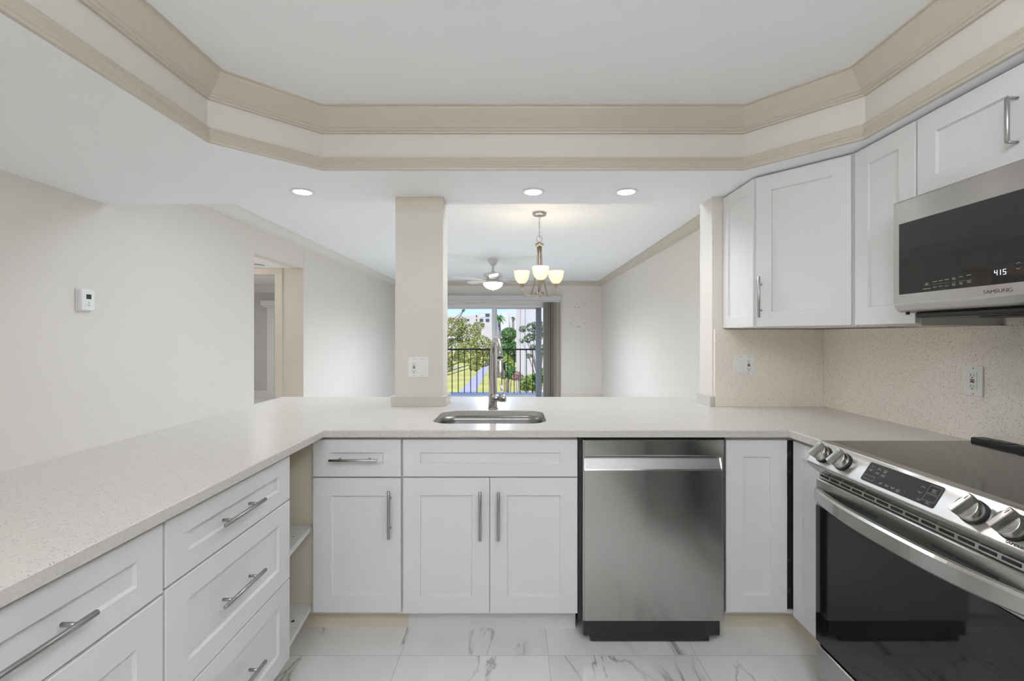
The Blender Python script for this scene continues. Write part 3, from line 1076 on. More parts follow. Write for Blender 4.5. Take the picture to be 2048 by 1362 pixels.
# upstands round the column and the wall end, and the two tall splash slabs
b = MB()
b.box(-0.705, -0.391, 2.58, YW0 - 0.0005, CT, 0.972, M['quartz'], bevel=0.0015)
b.box(-0.4105, -0.391, YW0 - 0.0005, 2.775, CT, 0.972, M['quartz'], bevel=0.0015)
b.box(-0.705, -0.6835, YW0 - 0.0005, 2.775, CT, 0.972, M['quartz'], bevel=0.0015)
tag(b.build('upstand', loc=(-0.55, 2.59, CT)), 'low quartz upstand wrapped around the foot of the column', 'backsplash')
b = MB()
b.box(1.105, 1.1255, 2.58, 2.775, CT, 0.972, M['quartz'], bevel=0.0015)
b.box(1.1255, 1.133, 2.58, YW0 - 0.0005, CT, 0.972, M['quartz'], bevel=0.001)
tag(b.build('upstand', loc=(1.11, 2.65, CT)), 'short quartz upstand at the foot of the right wall end', 'backsplash')
b = MB(); b.box(1.134, 1.749, 2.58, YW0 - 0.0005, CT, 1.353, M['quartz_splash'], bevel=0.001)
tag(b.build('backsplash', loc=(1.44, 2.59, CT)), 'speckled beige splash slab facing forward under the corner wall cabinet', 'backsplash')
b = MB(); b.box(1.75, XR - 0.0005, 0.745, 2.5995, CT, 1.353, M['quartz_splash'], bevel=0.001)
b.box(1.7495, XR - 0.0005, 0.745, 1.62, 1.3535, 1.392, M['quartz_splash'])
tag(b.build('backsplash', loc=(1.76, 1.6, CT)), 'speckled beige splash slab along the right wall behind the range', 'backsplash')

# ------------------------------------------------------------------ sink and faucet
sk = thing('kitchen_sink', 'undermount stainless sink in the counter under the faucet', 'sink', (-0.12, 2.27, CT - 0.031))
b = MB()
lv = [(rrect(SX0 - 0.022, SX1 + 0.022, SY0 - 0.022, SY1 + 0.022, 0.10), CT - 0.031), (rrect(SX0 + 0.004, SX1 - 0.004, SY0 + 0.004, SY1 - 0.004, 0.082), CT - 0.031), (rrect(SX0 + 0.008, SX1 - 0.008, SY0 + 0.008, SY1 - 0.008, 0.08), CT - 0.05),
      (rrect(SX0 + 0.02, SX1 - 0.02, SY0 + 0.02, SY1 - 0.02, 0.075), CT - 0.20), (rrect(SX0 + 0.05, SX1 - 0.05, SY0 + 0.05, SY1 - 0.05, 0.06), CT - 0.225)]
rings = [[b.bm.verts.new((p[0], p[1], zz)) for p in pts] for pts, zz in lv]
for A, B in zip(rings, rings[1:]):
    for k in range(len(A)):
        f = b.bm.faces.new((A[k], A[(k + 1) % len(A)], B[(k + 1) % len(A)], B[k])); f.smooth = True
b.bm.faces.new(rings[-1])
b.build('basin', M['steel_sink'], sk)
b = MB(); b.lathe([(0.0, 0.004), (0.035, 0.004), (0.045, 0.001), (0.045, 0.0)], (-0.12, 2.27, CT - 0.2245), M['chrome'])
b.build('drain', parent=sk)

FX, FY = -0.122, 2.515
fc = thing('kitchen_faucet', 'brushed nickel pull-down faucet standing behind the sink', 'faucet', (FX, FY, CT))
dirv = Vector((0.048, -0.185, 0)).normalized()
pts, rs = [], []
for zz, r in ((0.0, 0.0255), (0.06, 0.0245), (0.12, 0.0215), (0.18, 0.0185), (0.27, 0.0165)):
    pts.append(Vector((FX, FY, CT + zz))); rs.append(r)
R_ = 0.092
for k in range(1, 13):
    a = PI * k / 12 * 0.94
    pts.append(Vector((FX, FY, CT + 0.27)) + dirv * (R_ - R_ * math.cos(a)) + Vector((0, 0, R_ * 1.22 * math.sin(a)))); rs.append(0.0165 - 0.003 * k / 12)
b = MB(); b.lathe([(0.0, 0.0), (0.029, 0.0), (0.029, 0.004), (0.0265, 0.006), (0.0, 0.006)], (FX, FY, CT), M['nickel'], cap=False)
b.tube(pts, rs, M['nickel'], n=18)
b.build('spout', parent=fc)
e = pts[-1]
hd = (pts[-1] - pts[-2]).normalized()
hd = (hd * 0.35 + Vector((0, 0, -1)) * 0.65).normalized()
b = MB(); b.tube([e, e + hd * 0.008], [0.0155, 0.0155], M['dark'], n=18)
b.tube([e + hd * 0.008, e + hd * 0.02, e + hd * 0.07, e + hd * 0.10, e + hd * 0.104], [0.0165, 0.0175, 0.021, 0.023, 0.021], M['nickel'], n=18)
hp = b.build('spray_head', parent=fc)
b = MB(); q = e + hd * 0.045 + Vector((0.0185, -0.004, 0))
b.tube([q - hd * 0.02, q, q + hd * 0.02], [0.006, 0.008, 0.006], M['dark'], n=10)
b.build('spray_button', parent=hp)
b = MB(); b.tube([(FX - 0.010, FY - 0.024, CT + 0.062), (FX + 0.042, FY - 0.030, CT + 0.062)], [0.0205, 0.0205], M['nickel'], n=20)
b.tube([(FX + 0.0425, FY - 0.0301, CT + 0.062), (FX + 0.068, FY - 0.035, CT + 0.062), (FX + 0.073, FY - 0.036, CT + 0.062)], [0.0215, 0.0215, 0.017], M['nickel'], n=20)
hb = b.build('handle_body', parent=fc)
b = MB(); b.tube([(FX + 0.055, FY - 0.030, CT + 0.080), (FX + 0.047, FY + 0.0, CT + 0.115), (FX + 0.040, FY + 0.02, CT + 0.135)], [0.007, 0.006, 0.005], M['chrome'], n=10, flat=0.6)
b.build('lever', parent=hb)


# ------------------------------------------------------------------ cabinets
def pull(T, u, v, length, vertical, parent, posts=0.064):
    """bar pull: slim rod on two posts"""
    q = MB()
    w = 0.030

    def P(a, ww):
        return T @ (Vector((u, v + a, ww)) if vertical else Vector((u + a, v, ww)))
    h = length / 2
    q.tube([P(-h, w), P(-h + .001, w), P(h - .001, w), P(h, w)], [0.005, 0.006, 0.006, 0.005], M['bar'], n=12)
    for s in (-posts, posts):
        q.tube([P(s, -0.001), P(s, w)], [0.0046, 0.0046], M['bar'], n=8)
    return q.build('handle', parent=parent)


def front(name, T, u0, u1, v0, v1, parent, handle=None, stile=0.057, top=None, m=None):
    q = MB(); q.shaker(u0, u1, v0, v1, T, m or M['cab'], stile=stile, top=top)
    d = q.build(name, parent=parent)
    if handle:
        pull(T, *handle, parent=d)
    return d


TF = F_front(1.965)
TK = 2.055     # toe kick plane

# 15 inch base: drawer over door
c = thing('base_cabinet', 'narrow white base cabinet with one drawer over one door, left of the sink', 'cabinet', (-0.683, 1.984, 0))
b = MB(); b.box(-0.875, -0.489, 1.985, 2.596, 0.105, CT - 0.031, M['cab'])
b.build('cabinet_box', parent=c)
b = MB(); b.box(-0.96, -0.483, TK, TK + 0.015, 0.0, 0.104, M['cab_in'])
b.build('toe_kick', parent=c)
front('drawer', TF, -0.873, -0.493, 0.707, 0.868, c, (-0.69, 0.785, 0.205, False), stile=0.075, top=0.056)
front('door', TF, -0.873, -0.493, 0.121, 0.700, c, (-0.538, 0.552, 0.205, True), stile=0.075)

# sink base: false front over two doors
c = thing('sink_cabinet', 'wide white sink base cabinet with two doors meeting at the middle', 'cabinet', (-0.107, 1.984, 0))
b = MB()
b.box(-0.487, 0.272, 1.985, 2.596, 0.105, 0.66, M['cab'])
b.box(-0.487, 0.272, 1.985, 2.02, 0.66, CT - 0.031, M['cab'])
b.box(-0.487, -0.455, 2.02, 2.596, 0.66, CT - 0.031, M['cab'])
b.box(0.245, 0.272, 2.02, 2.596, 0.66, CT - 0.031, M['cab'])
b.build('cabinet_box', parent=c)
b = MB(); b.box(-0.481, 0.272, TK - 0.006, TK + 0.015, 0.0, 0.104, M['cab'])
b.build('toe_kick', parent=c)
front('false_front', TF, -0.484, 0.270, 0.707, 0.868, c, None, stile=0.075, top=0.056)
front('door', TF, -0.484, -0.1105, 0.117, 0.702, c, (-0.149, 0.547, 0.208, True), stile=0.075)
front('door', TF, -0.1085, 0.270, 0.117, 0.702, c, (-0.071, 0.547, 0.208, True), stile=0.075)

# corner base on the right with two hinged leaves
c = thing('corner_cabinet', 'white corner base cabinet between the dishwasher and the range', 'cabinet', (1.3, 2.1, 0))
b = MB()
b.prism([(0.915, 1.985), (1.21, 1.985), (1.21, 1.70), (1.745, 1.70), (1.745, 2.597), (0.915, 2.597)], 0.105, CT - 0.031, 'Z', M['cab'])
b.build('cabinet_box', parent=c)
b = MB()
b.box(0.91, 1.275, TK, TK + 0.012, 0.0, 0.104, M['cab_in'])
b.box(1.275, 1.287, 1.72, TK, 0.0, 0.104, M['cab_in'])
b.build('toe_kick', parent=c)
b = MB(); b.prism([(1.18, 1.9849), (1.2099, 1.9849), (1.2099, 1.955), (1.203, 1.955), (1.203, 1.976), (1.18, 1.976)], 0.13, 0.86, 'Z', M['gap'])
for zz in (0.20, 0.33, 0.72, 0.79):
    b.box(1.182, 1.196, 1.972, 1.982, zz, zz + 0.02, M['nickel'])
b.build('hinge_gap', parent=c)
front('door', TF, 0.912, 1.176, 0.122, 0.866, c, None, stile=0.073)
TL = F_left(1.19)
front('door', TL, -1.948, -1.702, 0.116, 0.866, c, None, stile=0.06)

# left bank
TLft = F_right(-0.835)
c = thing('drawer_cabinet', 'white three-drawer base cabinet next to the open corner shelves', 'cabinet', (-1.12, 1.387, 0))
b = MB(); b.box(-1.46, -0.855, 1.086, 1.690, 0.105, CT - 0.031, M['cab'])
b.build('cabinet_box', parent=c)
b = MB(); b.box(-0.925, -0.912, 1.08, 1.69, 0.0, 0.104, M['cab_in'])
b.build('toe_kick', parent=c)
for v0, v1 in ((0.712, 0.871), (0.421, 0.706), (0.121, 0.416)):
    front('drawer', TLft, 1.088, 1.688, v0, v1, c, (1.367, (v0 + v1) / 2 - .003, 0.205, False), stile=0.075, top=0.054 if v0 > .7 else 0.062)
c = thing('drawer_cabinet', 'white base cabinet nearest the camera with one drawer over a tall front', 'cabinet', (-1.12, 0.78, 0))
b = MB(); b.box(-1.46, -0.855, 0.475, 1.083, 0.105, CT - 0.031, M['cab'])
b.build('cabinet_box', parent=c)
b = MB(); b.box(-0.925, -0.912, 0.475, 1.079, 0.0, 0.104, M['cab_in'])
b.build('toe_kick', parent=c)
front('drawer', TLft, 0.477, 1.080, 0.706, 0.871, c, (0.775, 0.783, 0.205, False), stile=0.075, top=0.054)
front('drawer', TLft, 0.477, 1.080, 0.121, 0.699, c, None, stile=0.075)
# open corner with shelves
c = thing('corner_shelf', 'open cream corner compartment with two shelves between the left drawers and sink run', 'shelf', (-1.1, 1.85, 0))
b = MB()
b.box(-1.46, -0.876, 1.990, 2.005, 0.105, CT - 0.032, M['cab_in'])
b.box(-1.46, -0.862, 1.691, 1.703, 0.105, CT - 0.032, M['cab_in'])
b.box(-1.46, -1.445, 1.703, 1.990, 0.105, CT - 0.032, M['cab_in'])
b.build('side_panel', parent=c)
for z0, z1 in ((0.470, 0.492), (0.124, 0.146)):
    b = MB(); b.prism([(-1.444, 1.704), (-0.858, 1.704), (-0.885, 1.989), (-1.444, 1.989)], z0, z1, 'Z', M['cab_shelf'], bevel=0.0015)
    s = b.build('shelf_board', parent=c)
    b = MB(); b.lathe([(0.0, 0.0006), (0.007 if z0 < .3 else .003, 0.0006), (0.007 if z0 < .3 else .003, 0.0)], (-0.91, 1.865, z1), M['dark'], n=14)
    b.build('peg_hole', parent=s)
b = MB(); b.box(-1.44, -0.93, 1.80, 1.812, 0.0, 0.1045, M['cab_in']); b.box(-0.972, -0.960, 1.812, TK, 0, 0.1045, M['cab_in'])
b.build('toe_kick', parent=c)
# back panel of the peninsula towards the passage
b = MB(); b.box(-1.479, -1.462, 0.48, 2.599, 0.0, CT - 0.031, M['cab'])
tag(b.build('back_panel', loc=(-1.47, 1.5, 0)), 'plain white back panel of the left peninsula facing the passage', 'panel')

# wall cabinets
UB, UT = 1.357, 2.098
c = thing('corner_wall_cabinet', 'white diagonal corner wall cabinet with a tall door left of the microwave', 'cabinet', (1.5, 2.3, UB))
b = MB()
b.prism([(1.205, 2.597), (1.205, 2.275), (1.470, 1.972), (1.470, 1.956), (1.767, 1.956), (1.767, 2.597)], UB, UT + 0.009, 'Z', M['cab'])
b.build('cabinet_box', parent=c)
front('end_panel', F_left(1.186), -2.596, -2.268, UB + 0.003, UT, c, None, stile=0.06)
A, B = Vector((1.192, 2.262, 0)), Vector((1.455, 1.962, 0))
u = (B - A).normalized()
TD = frame(A.x, A.y, 0, u, (0, 0, 1), (u.y, -u.x, 0))
L = (B - A).length
front('door', TD, 0.004, L - 0.004, UB + 0.004, UT, c, (0.030, 1.505, 0.20, True), stile=0.072)
TU = F_left(1.455)
c = thing('wall_cabinet', 'narrow white wall cabinet with a handleless door beside the microwave', 'cabinet', (1.6, 1.8, UB))
b = MB(); b.box(1.475, 1.767, 1.652, 1.955, UB, UT + 0.009, M['cab']); b.build('cabinet_box', parent=c)
b = MB(); b.box(1.476, 1.766, 1.6535, 1.954, UB - 0.0032, UB - 0.0002, M['cab_in']); b.build('underside', parent=c)
front('door', TU, -1.950, -1.655, UB + 0.004, UT, c, None, stile=0.072)
c = thing('wall_cabinet', 'short white wall cabinet above the microwave', 'cabinet', (1.6, 1.27, 1.81))
b = MB(); b.box(1.475, 1.767, 0.886, 1.649, 1.800, UT + 0.009, M['cab']); b.build('cabinet_box', parent=c)
front('door', TU, -1.647, -1.270, 1.803, UT, c, (-1.318, 1.94, 0.128, True, ), stile=0.072)
front('door', TU, -1.266, -0.888, 1.803, UT, c, (-1.222, 1.94, 0.128, True, ), stile=0.072)

# ------------------------------------------------------------------ dishwasher
d = thing('dishwasher', 'stainless steel dishwasher under the counter right of the sink cabinet', 'dishwasher', (0.59, 1.96, 0))
b = MB(); b.box(0.2735, 0.9085, 1.978, 2.55, 0.11, CT - 0.032, M['black']); b.box(0.2735, 0.291, 1.962, 1.978, 0.09, CT - 0.032, M['black'])
b.build('tub', parent=d)
b = MB(); b.box(0.291, 0.893, 1.955, 1.977, 0.872, 0.882, M['black'], bevel=.002); b.build('top_gasket', parent=d)
dx0, dx1, yf = 0.2895, 0.8935, 1.946
b = MB()
prof = [(yf, 0.097), (yf, 0.738), (yf + 0.001, 0.741), (yf + 0.025, 0.793), (yf + 0.025, 0.798), (yf + 0.003, 0.800), (yf + 0.001, 0.803), (yf, 0.806), (yf, 0.868), (yf + 0.003, 0.871), (yf + 0.030, 0.871), (yf + 0.030, 0.097)]
b.prism(prof, dx0 + 0.008, dx1 - 0.008, 'X', M['steel_dw'])
b.box(dx0, dx0 + 0.0078, yf, yf + 0.030, 0.097, 0.871, M['steel_dw'], bevel=0.001)
b.box(dx1 - 0.0078, dx1, yf, yf + 0.030, 0.097, 0.871, M['steel_dw'], bevel=0.001)
b.build('door', parent=d)
b = MB(); b.prism([(yf + 0.0022, 0.7455), (yf + 0.0232, 0.791), (yf + 0.0222, 0.7915), (yf + 0.0012, 0.746)], dx0 + 0.012, dx1 - 0.012, 'X', M['steel_plain']); b.build('handle_recess', parent=d)
b = MB(); b.box(dx0 + 0.004, dx1 - 0.014, 1.952, 1.985, 0.030, 0.0965, M['black'], bevel=.002); b.box(dx0 + 0.035, dx1 - 0.06, 1.954, 1.985, 0.006, 0.030, M['black'])
b.build('kick_plate', parent=d)
for x in (0.36, 0.83):
    b = MB(); b.lathe([(0.018, 0.0), (0.018, 0.012), (0.009, 0.012), (0.009, 0.1095)], (x, 2.03, 0.0), M['black'], n=12); b.build('foot', parent=d)

# ------------------------------------------------------------------ range
ry0, ry1 = 0.932, 1.690
r = thing('range', 'stainless slide-in electric range with a black glass oven door, at the right', 'range', (1.45, 1.31, 0))
b = MB(); b.box(1.165, 1.745, ry0 + 0.004, ry1 - 0.004, 0.045, 0.912, M['black']); b.build('body', parent=r)
for x in (1.22, 1.70):
    for y in (ry0 + .05, ry1 - .05):
        b = MB(); b.lathe([(0.02, 0), (0.02, 0.01), (0.01, 0.012), (0.01, 0.045)], (x, y, 0), M['black'], n=10); b.build('leg', parent=r)
# cooktop
b = MB(); b.box(1.142, 1.692, ry0, ry1, 0.918, 0.9265, M['cook_glass'], bevel=0.0015); ck = b.build('cooktop', parent=r)
b = MB(); b.box(1.6925, 1.748, ry0 - 0.004, ry1 + 0.004, 0.915, 0.940, M['black'], bevel=0.004)
for k in range(7):
    y = ry0 + 0.07 + k * 0.095
    b.box(1.703, 1.738, y, y + 0.065, 0.9405, 0.9425, M['black'])
b.build('rear_vent', parent=r)
# control panel: a sloping nose of steel
nose = [(1.141, 0.928), (1.136, 0.9285), (1.131, 0.926), (1.084, 0.855), (1.083, 0.850), (1.086, 0.844), (1.122, 0.815), (1.164, 0.812), (1.164, 0.928)]
b = MB(); b.prism(nose, ry0 + 0.001, ry1 - 0.001, 'Y', M['steel_y'], bevel=0.0008); pn = b.build('control_panel', parent=r)
n_ = Vector((-0.071, 0, 0.047)).normalized()           # outward from the sloping face
up_ = Vector((0.047, 0, 0.071)).normalized()
TP = frame(1.131 - 0.0003, 0, 0.926, (0, -1, 0), tuple(up_), tuple(n_))   # u = -y, v up the slope, w outward
SLEN = 0.085
b = MB(); b.prism(rrect(-1.436, -1.188, -0.074, -0.010, 0.006, 3), 0.0001, 0.0016, 'Z', M['black_glass'], T=TP); ds = b.build('display', parent=pn)


def dash(q, u, v, w, h, m=None):
    q.box(u - w / 2, u + w / 2, v - h / 2, v + h / 2, 0.0017, 0.0021, m or M['legend'], T=TP)


b = MB()
for u, v, n in ((-1.418, -.022, 1), (-1.418, -.034, 2), (-1.393, -.022, 2), (-1.392, -.036, 2), (-1.370, -.022, 3), (-1.370, -.038, 2), (-1.362, -.062, 2), (-1.340, -.062, 2), (-1.319, -.062, 2), (-1.300, -.062, 3), (-1.280, -.062, 1), (-1.232, -.064, 2), (-1.206, -.064, 2), (-1.208, -.026, 3)):
    for k in range(n):
        wv = 0.010 + 0.004 * ((k * 7 + int(abs(u) * 1000)) % 3) / 2
        if u == -1.280:
            wv = 0.003
        x = u - wv / 2
        while x < u + wv / 2 - 0.001:      # broken strokes, like small print
            g = rnd.uniform(0.0012, 0.0026)
            dash(b, x + g / 2, v - 0.0036 * k, g, 0.0014)
            x += g + 0.0007
for cx, cy, w, h in ((-1.208, -.027, .034, .022), (-1.208, -.051, .034, .019), (-1.409, -.060, .038, .013)):
    for sx, sy, ww, hh in ((0, h / 2, w, .0007), (0, -h / 2, w, .0007), (w / 2, 0, .0007, h), (-w / 2, 0, .0007, h)):
        dash(b, cx + sx, cy + sy, ww, hh)
for cy, s in ((-.027, 1), (-.047, -1)):
    for t in (-1, 1):
        for k in range(4):
            dash(b, -1.241 + t * (0.0012 + 0.0013 * k), cy - s * 0.0011 * k, 0.0016, 0.0013)
b.build('legend_print', parent=ds)


def knob(u, parent):
    """round dial with a raised finger grip"""
    q = MB()
    T2 = TP @ Matrix.Translation((u, -0.043, 0))
    q.lathe([(0.0315, 0.0), (0.0315, 0.005), (0.0295, 0.007)], (0, 0, 0), M['black'], n=28, T=T2)
    q.lathe([(0.029, 0.007), (0.0285, 0.024), (0.026, 0.0265), (0.0, 0.0265)], (0, 0, 0), M['steel_y'], n=28, T=T2, cap=False)
    k = q.build('knob', parent=parent)
    q = MB()
    Rz = T2 @ Matrix.Rotation(math.radians(-24), 4, 'Z')
    q.prism([(-0.0095, 0.0265), (0.0095, 0.0265), (0.0065, 0.044), (-0.0065, 0.044)], -0.0275, 0.031, 'Y', M['steel_y'], T=Rz, bevel=0.0015)
    g = q.build('grip', parent=k)
    q = MB(); q.box(-0.0006, 0.0006, 0.014, 0.026, 0.0441, 0.0445, M['dark'], T=Rz)
    q.build('pointer_line', parent=k)
    return k


for u in (-1.631, -1.536, -1.098, -1.008):
    knob(u, pn)
text_mesh('SAMSUNG', 0.0085, TP @ Matrix.Translation((-0.985, -0.079, 0.0002)), 'brand_mark', M['logo_grey'], pn, sx=1.25)
# vent gap with slots under the nose
b = MB(); b.box(1.128, 1.164, ry0 + 0.004, ry1 - 0.004, 0.792, 0.811, M['steel_y'])
for k in range(14):
    y = ry0 + 0.03 + k * 0.052
    b.box(1.1265, 1.1279, y, y + 0.040, 0.798, 0.806, M['dark'])
b.build('vent_strip', parent=r)
# oven door
b = MB(); b.box(1.118, 1.1635, ry0 + 0.003, ry1 - 0.003, 0.192, 0.690, M['black'])
b.box(1.1145, 1.1179, ry0 + 0.003, ry1 - 0.003, 0.192, 0.690, M['black_glass'], bevel=0.0008)
od = b.build('oven_door', parent=r)
b = MB(); b.box(1.115, 1.1635, ry0 + 0.003, ry1 - 0.003, 0.6905, 0.790, M['steel_y'], bevel=0.003)
for y0_, y1_ in ((1.50, 1.565), (1.40, 1.49), (1.16, 1.22), (1.05, 1.15)):
    b.box(1.1142, 1.1149, y0_, y1_, 0.752, 0.759, M['dark'])
b.build('door_top_rail', parent=od)
# bowed flat handle
b = MB()
N = 24
rr_ = []
for k in range(N + 1):
    t = -1 + 2 * k / N
    y = (ry0 + ry1) / 2 - t * 0.374
    bow = 0.052 * (1 - abs(t) ** 2.6)
    xo = 1.113 - bow
    h = 0.023 + 0.004 * (1 - t * t)
    th = 0.013
    zc = 0.733
    rr_.append([b.bm.verts.new(p) for p in ((xo, y, zc - h), (xo - 0.006, y, zc - h + 0.006), (xo - 0.006, y, zc + h - 0.007), (xo, y, zc + h), (xo + th, y, zc + h), (xo + th, y, zc - h))])
for A, B in zip(rr_, rr_[1:]):
    for j in range(6):
        f = b.bm.faces.new((A[j], A[(j + 1) % 6], B[(j + 1) % 6], B[j])); f.smooth = False
for R in (rr_[0], rr_[-1]):
    b.bm.faces.new(R)
b.build('handle', M['steel_y'], od)
# storage drawer
b = MB(); b.box(1.116, 1.1635, ry0 + 0.003, ry1 - 0.003, 0.050, 0.178, M['steel_y'], bevel=0.003); b.box(1.130, 1.1635, ry0 + 0.005, ry1 - 0.005, 0.1785, 0.1915, M['black'])
b.build('storage_drawer', parent=r)

# ------------------------------------------------------------------ microwave
my0, my1 = 0.888, 1.648
mw = thing('microwave', 'stainless over-the-range microwave with a black glass door and lit clock', 'microwave', (1.55, 1.27, 1.40))
b = MB(); b.box(1.425, 1.766, my0 + 0.003, my1 - 0.003, 1.398, 1.795, M['plastic_grey']); b.build('body', parent=mw)
prof = [(1.372, 1.425), (1.370, 1.430), (1.370, 1.790), (1.373, 1.794), (1.424, 1.794), (1.424, 1.400), (1.396, 1.400), (1.385, 1.406)]
b = MB(); b.prism(prof, my0, my1, 'Y', M['steel_y'], bevel=0.001); md = b.build('door', parent=mw)
b = MB(); b.box(1.3685, 1.3699, my0 + 0.03, my1 - 0.026, 1.462, 1.712, M['black_glass']); mg = b.build('door_glass', parent=md)
TM = F_left(1.3684)
text_mesh('SAMSUNG', 0.0150, F_left(1.3699) @ Matrix.Translation((-1.292, 1.4425, 0)), 'brand_mark', M['logo_grey'], md, sx=1.15)
# clock digits 4 1 5, thin lit segments
b = MB()
SEG = {'a': (0, 1, 1, 1), 'b': (1, .5, 1, 1), 'c': (1, 0, 1, .5), 'd': (0, 0, 1, 0), 'e': (0, 0, 0, .5), 'f': (0, .5, 0, 1), 'g': (0, .5, 1, .5)}
for u0, segs in ((-1.2985, 'fgbc'), (-1.2895, 'bc'), (-1.2755, 'afgcd')):
    for k in segs:
        x0, y0, x1, y1 = SEG[k]
        hw, hh = 0.0068, 0.0138
        b.box(u0 + min(x0, x1) * hw - .0007, u0 + max(x0, x1) * hw + .0007, 1.488 + min(y0, y1) * hh - .0007, 1.488 + max(y0, y1) * hh + .0007, 0.0, 0.0003, M['clock'], T=TM)
b.build('clock_display', parent=mg)
b = MB()
for u, v, n in ((-1.512, 1.490, 2), (-1.520, 1.472, 1), (-1.504, 1.472, 1), (-1.484, 1.492, 1), (-1.463, 1.493, 1), (-1.443, 1.494, 1), (-1.483, 1.474, 1), (-1.463, 1.475, 1), (-1.443, 1.474, 1), (-1.419, 1.496, 2), (-1.419, 1.478, 2), (-1.396, 1.497, 1), (-1.396, 1.479, 2), (-1.372, 1.499, 1), (-1.372, 1.481, 2)):
    for k in range(n):
        wv = 0.014 if n == 1 else 0.011
        x = u - wv / 2
        while x < u + wv / 2 - 0.001:
            g = rnd.uniform(0.0012, 0.0024)
            b.box(x, x + g, v - 0.0042 * k - .0012, v - 0.0042 * k + .0012, 0.0, 0.0003, M['legend'], T=TM)
            x += g + 0.0007
for u0, u1 in ((-1.524, -1.500), (-1.490, -1.433), (-1.426, -1.412), (-1.404, -1.362)):
    b.box(u0, u1, 1.4835, 1.4841, 0, 0.0003, M['legend'], T=TM)
for cy, s in ((1.515, 1), (1.497, -1)):
    for t in (-1, 1):
        for k in range(4):
            b.box(-1.237 + t * (0.001 + 0.0012 * k) - .0008, -1.237 + t * (0.001 + 0.0012 * k) + .0008, cy - s * .001 * k - .0007, cy - s * .001 * k + .0007, 0, 0.0003, M['legend'], T=TM)
b.build('legend_print', parent=mg)
b = MB(); b.box(1.405, 1.70, my0 + 0.05, my1 - 0.045, 1.378, 1.3979, M['black'], bevel=0.006); vp = b.build('vent_plate', parent=mw)
b = MB(); b.box(1.45, 1.66, my0 + 0.10, 1.42, 1.3745, 1.3779, M['dark']); b.build('filter_grille', parent=vp)
b = MB(); b.tube([(1.405, my1 - 0.02, 1.4), (1.405, my1 - 0.02, 1.391)], [0.006, 0.006], M['dark'], n=10); b.build('screw', parent=mw)


# ------------------------------------------------------------------ wall plates
def device(q, T, u, v, kind, parent):
    if kind == 'outlet':
        q2 = MB(); q2.box(u - 0.0165, u + 0.0165, v - 0.0335, v + 0.0335, 0.0, 0.0085, M['plastic'], T=T, bevel=0.001); o = q2.build('outlet_insert', parent=parent)
        q2 = MB()
        for s in (1, -1):
            cy = v + s * 0.021
            q2.box(u - 0.0075, u - 0.0052, cy - 0.003, cy + 0.005, 0.0085, 0.0088, M['dark'], T=T)
            q2.box(u + 0.0052, u + 0.0072, cy - 0.003, cy + 0.004, 0.0085, 0.0088, M['dark'], T=T)
            q2.lathe([(0.0026, 0.0085), (0.0026, 0.0088), (0, 0.0088)], (u, cy - 0.008, 0), M['dark'], n=10, T=T, cap=False)
        q2.build('slot_pattern', parent=o)
        q2 = MB(); q2.box(u - 0.0075, u + 0.0075, v + 0.0012, v + 0.0062, 0.0085, 0.0096, M['red'], T=T); q2.build('reset_button', parent=o)
        q2 = MB(); q2.box(u - 0.0075, u + 0.0075, v - 0.0062, v - 0.0012, 0.0085, 0.0096, M['dark'], T=T); q2.build('test_button', parent=o)
    else:
        q2 = MB(); q2.prism([(v - 0.0325, 0.0), (v + 0.0325, 0.0), (v + 0.0325, 0.006), (v, 0.0085), (v - 0.0325, 0.013)], u - 0.016, u + 0.016, 'X', M['plastic'], T=T, bevel=0.0008)
        q2.build('rocker', parent=parent)


def plate(label, T, u, v, kinds, loc):
    w = 0.070 if len(kinds) == 1 else 0.116
    p = thing('wall_outlet' if len(kinds) == 1 else 'switch_plate', label, 'outlet' if len(kinds) == 1 else 'switch plate', loc)
    q = MB(); q.box(u - w / 2, u + w / 2, v - 0.058, v + 0.058, 0.0, 0.006, M['plastic'], T=T, bevel=0.003, seg=2)
    pl = q.build('cover_plate', parent=p)
    us = [u] if len(kinds) == 1 else [u - 0.023, u + 0.023]
    for uu, k in zip(us, kinds):
        device(None, T, uu, v, k, p)
        for s in (1, -1):
            q = MB(); q.lathe([(0.0032, 0.006), (0.003, 0.0068), (0, 0.0068)], (uu, v + s * 0.048, 0), M['plastic_grey'], n=10, T=T, cap=False)
            q.build('screw', parent=pl)


plate('white double plate with outlet and rocker switch on the column', F_front(YW0 - 0.0003), -0.552, 1.137, ('outlet', 'switch'), (-0.552, YW0, 1.137))
plate('white double plate with rocker switch and outlet on the forward-facing splash slab', F_front(2.58 - 0.0003), 1.298, 1.150, ('switch', 'outlet'), (1.298, 2.58, 1.150))
plate('white single outlet plate on the right splash slab above the range', F_left(1.7497), -1.733, 1.144, ('outlet',), (1.75, 1.733, 1.144))

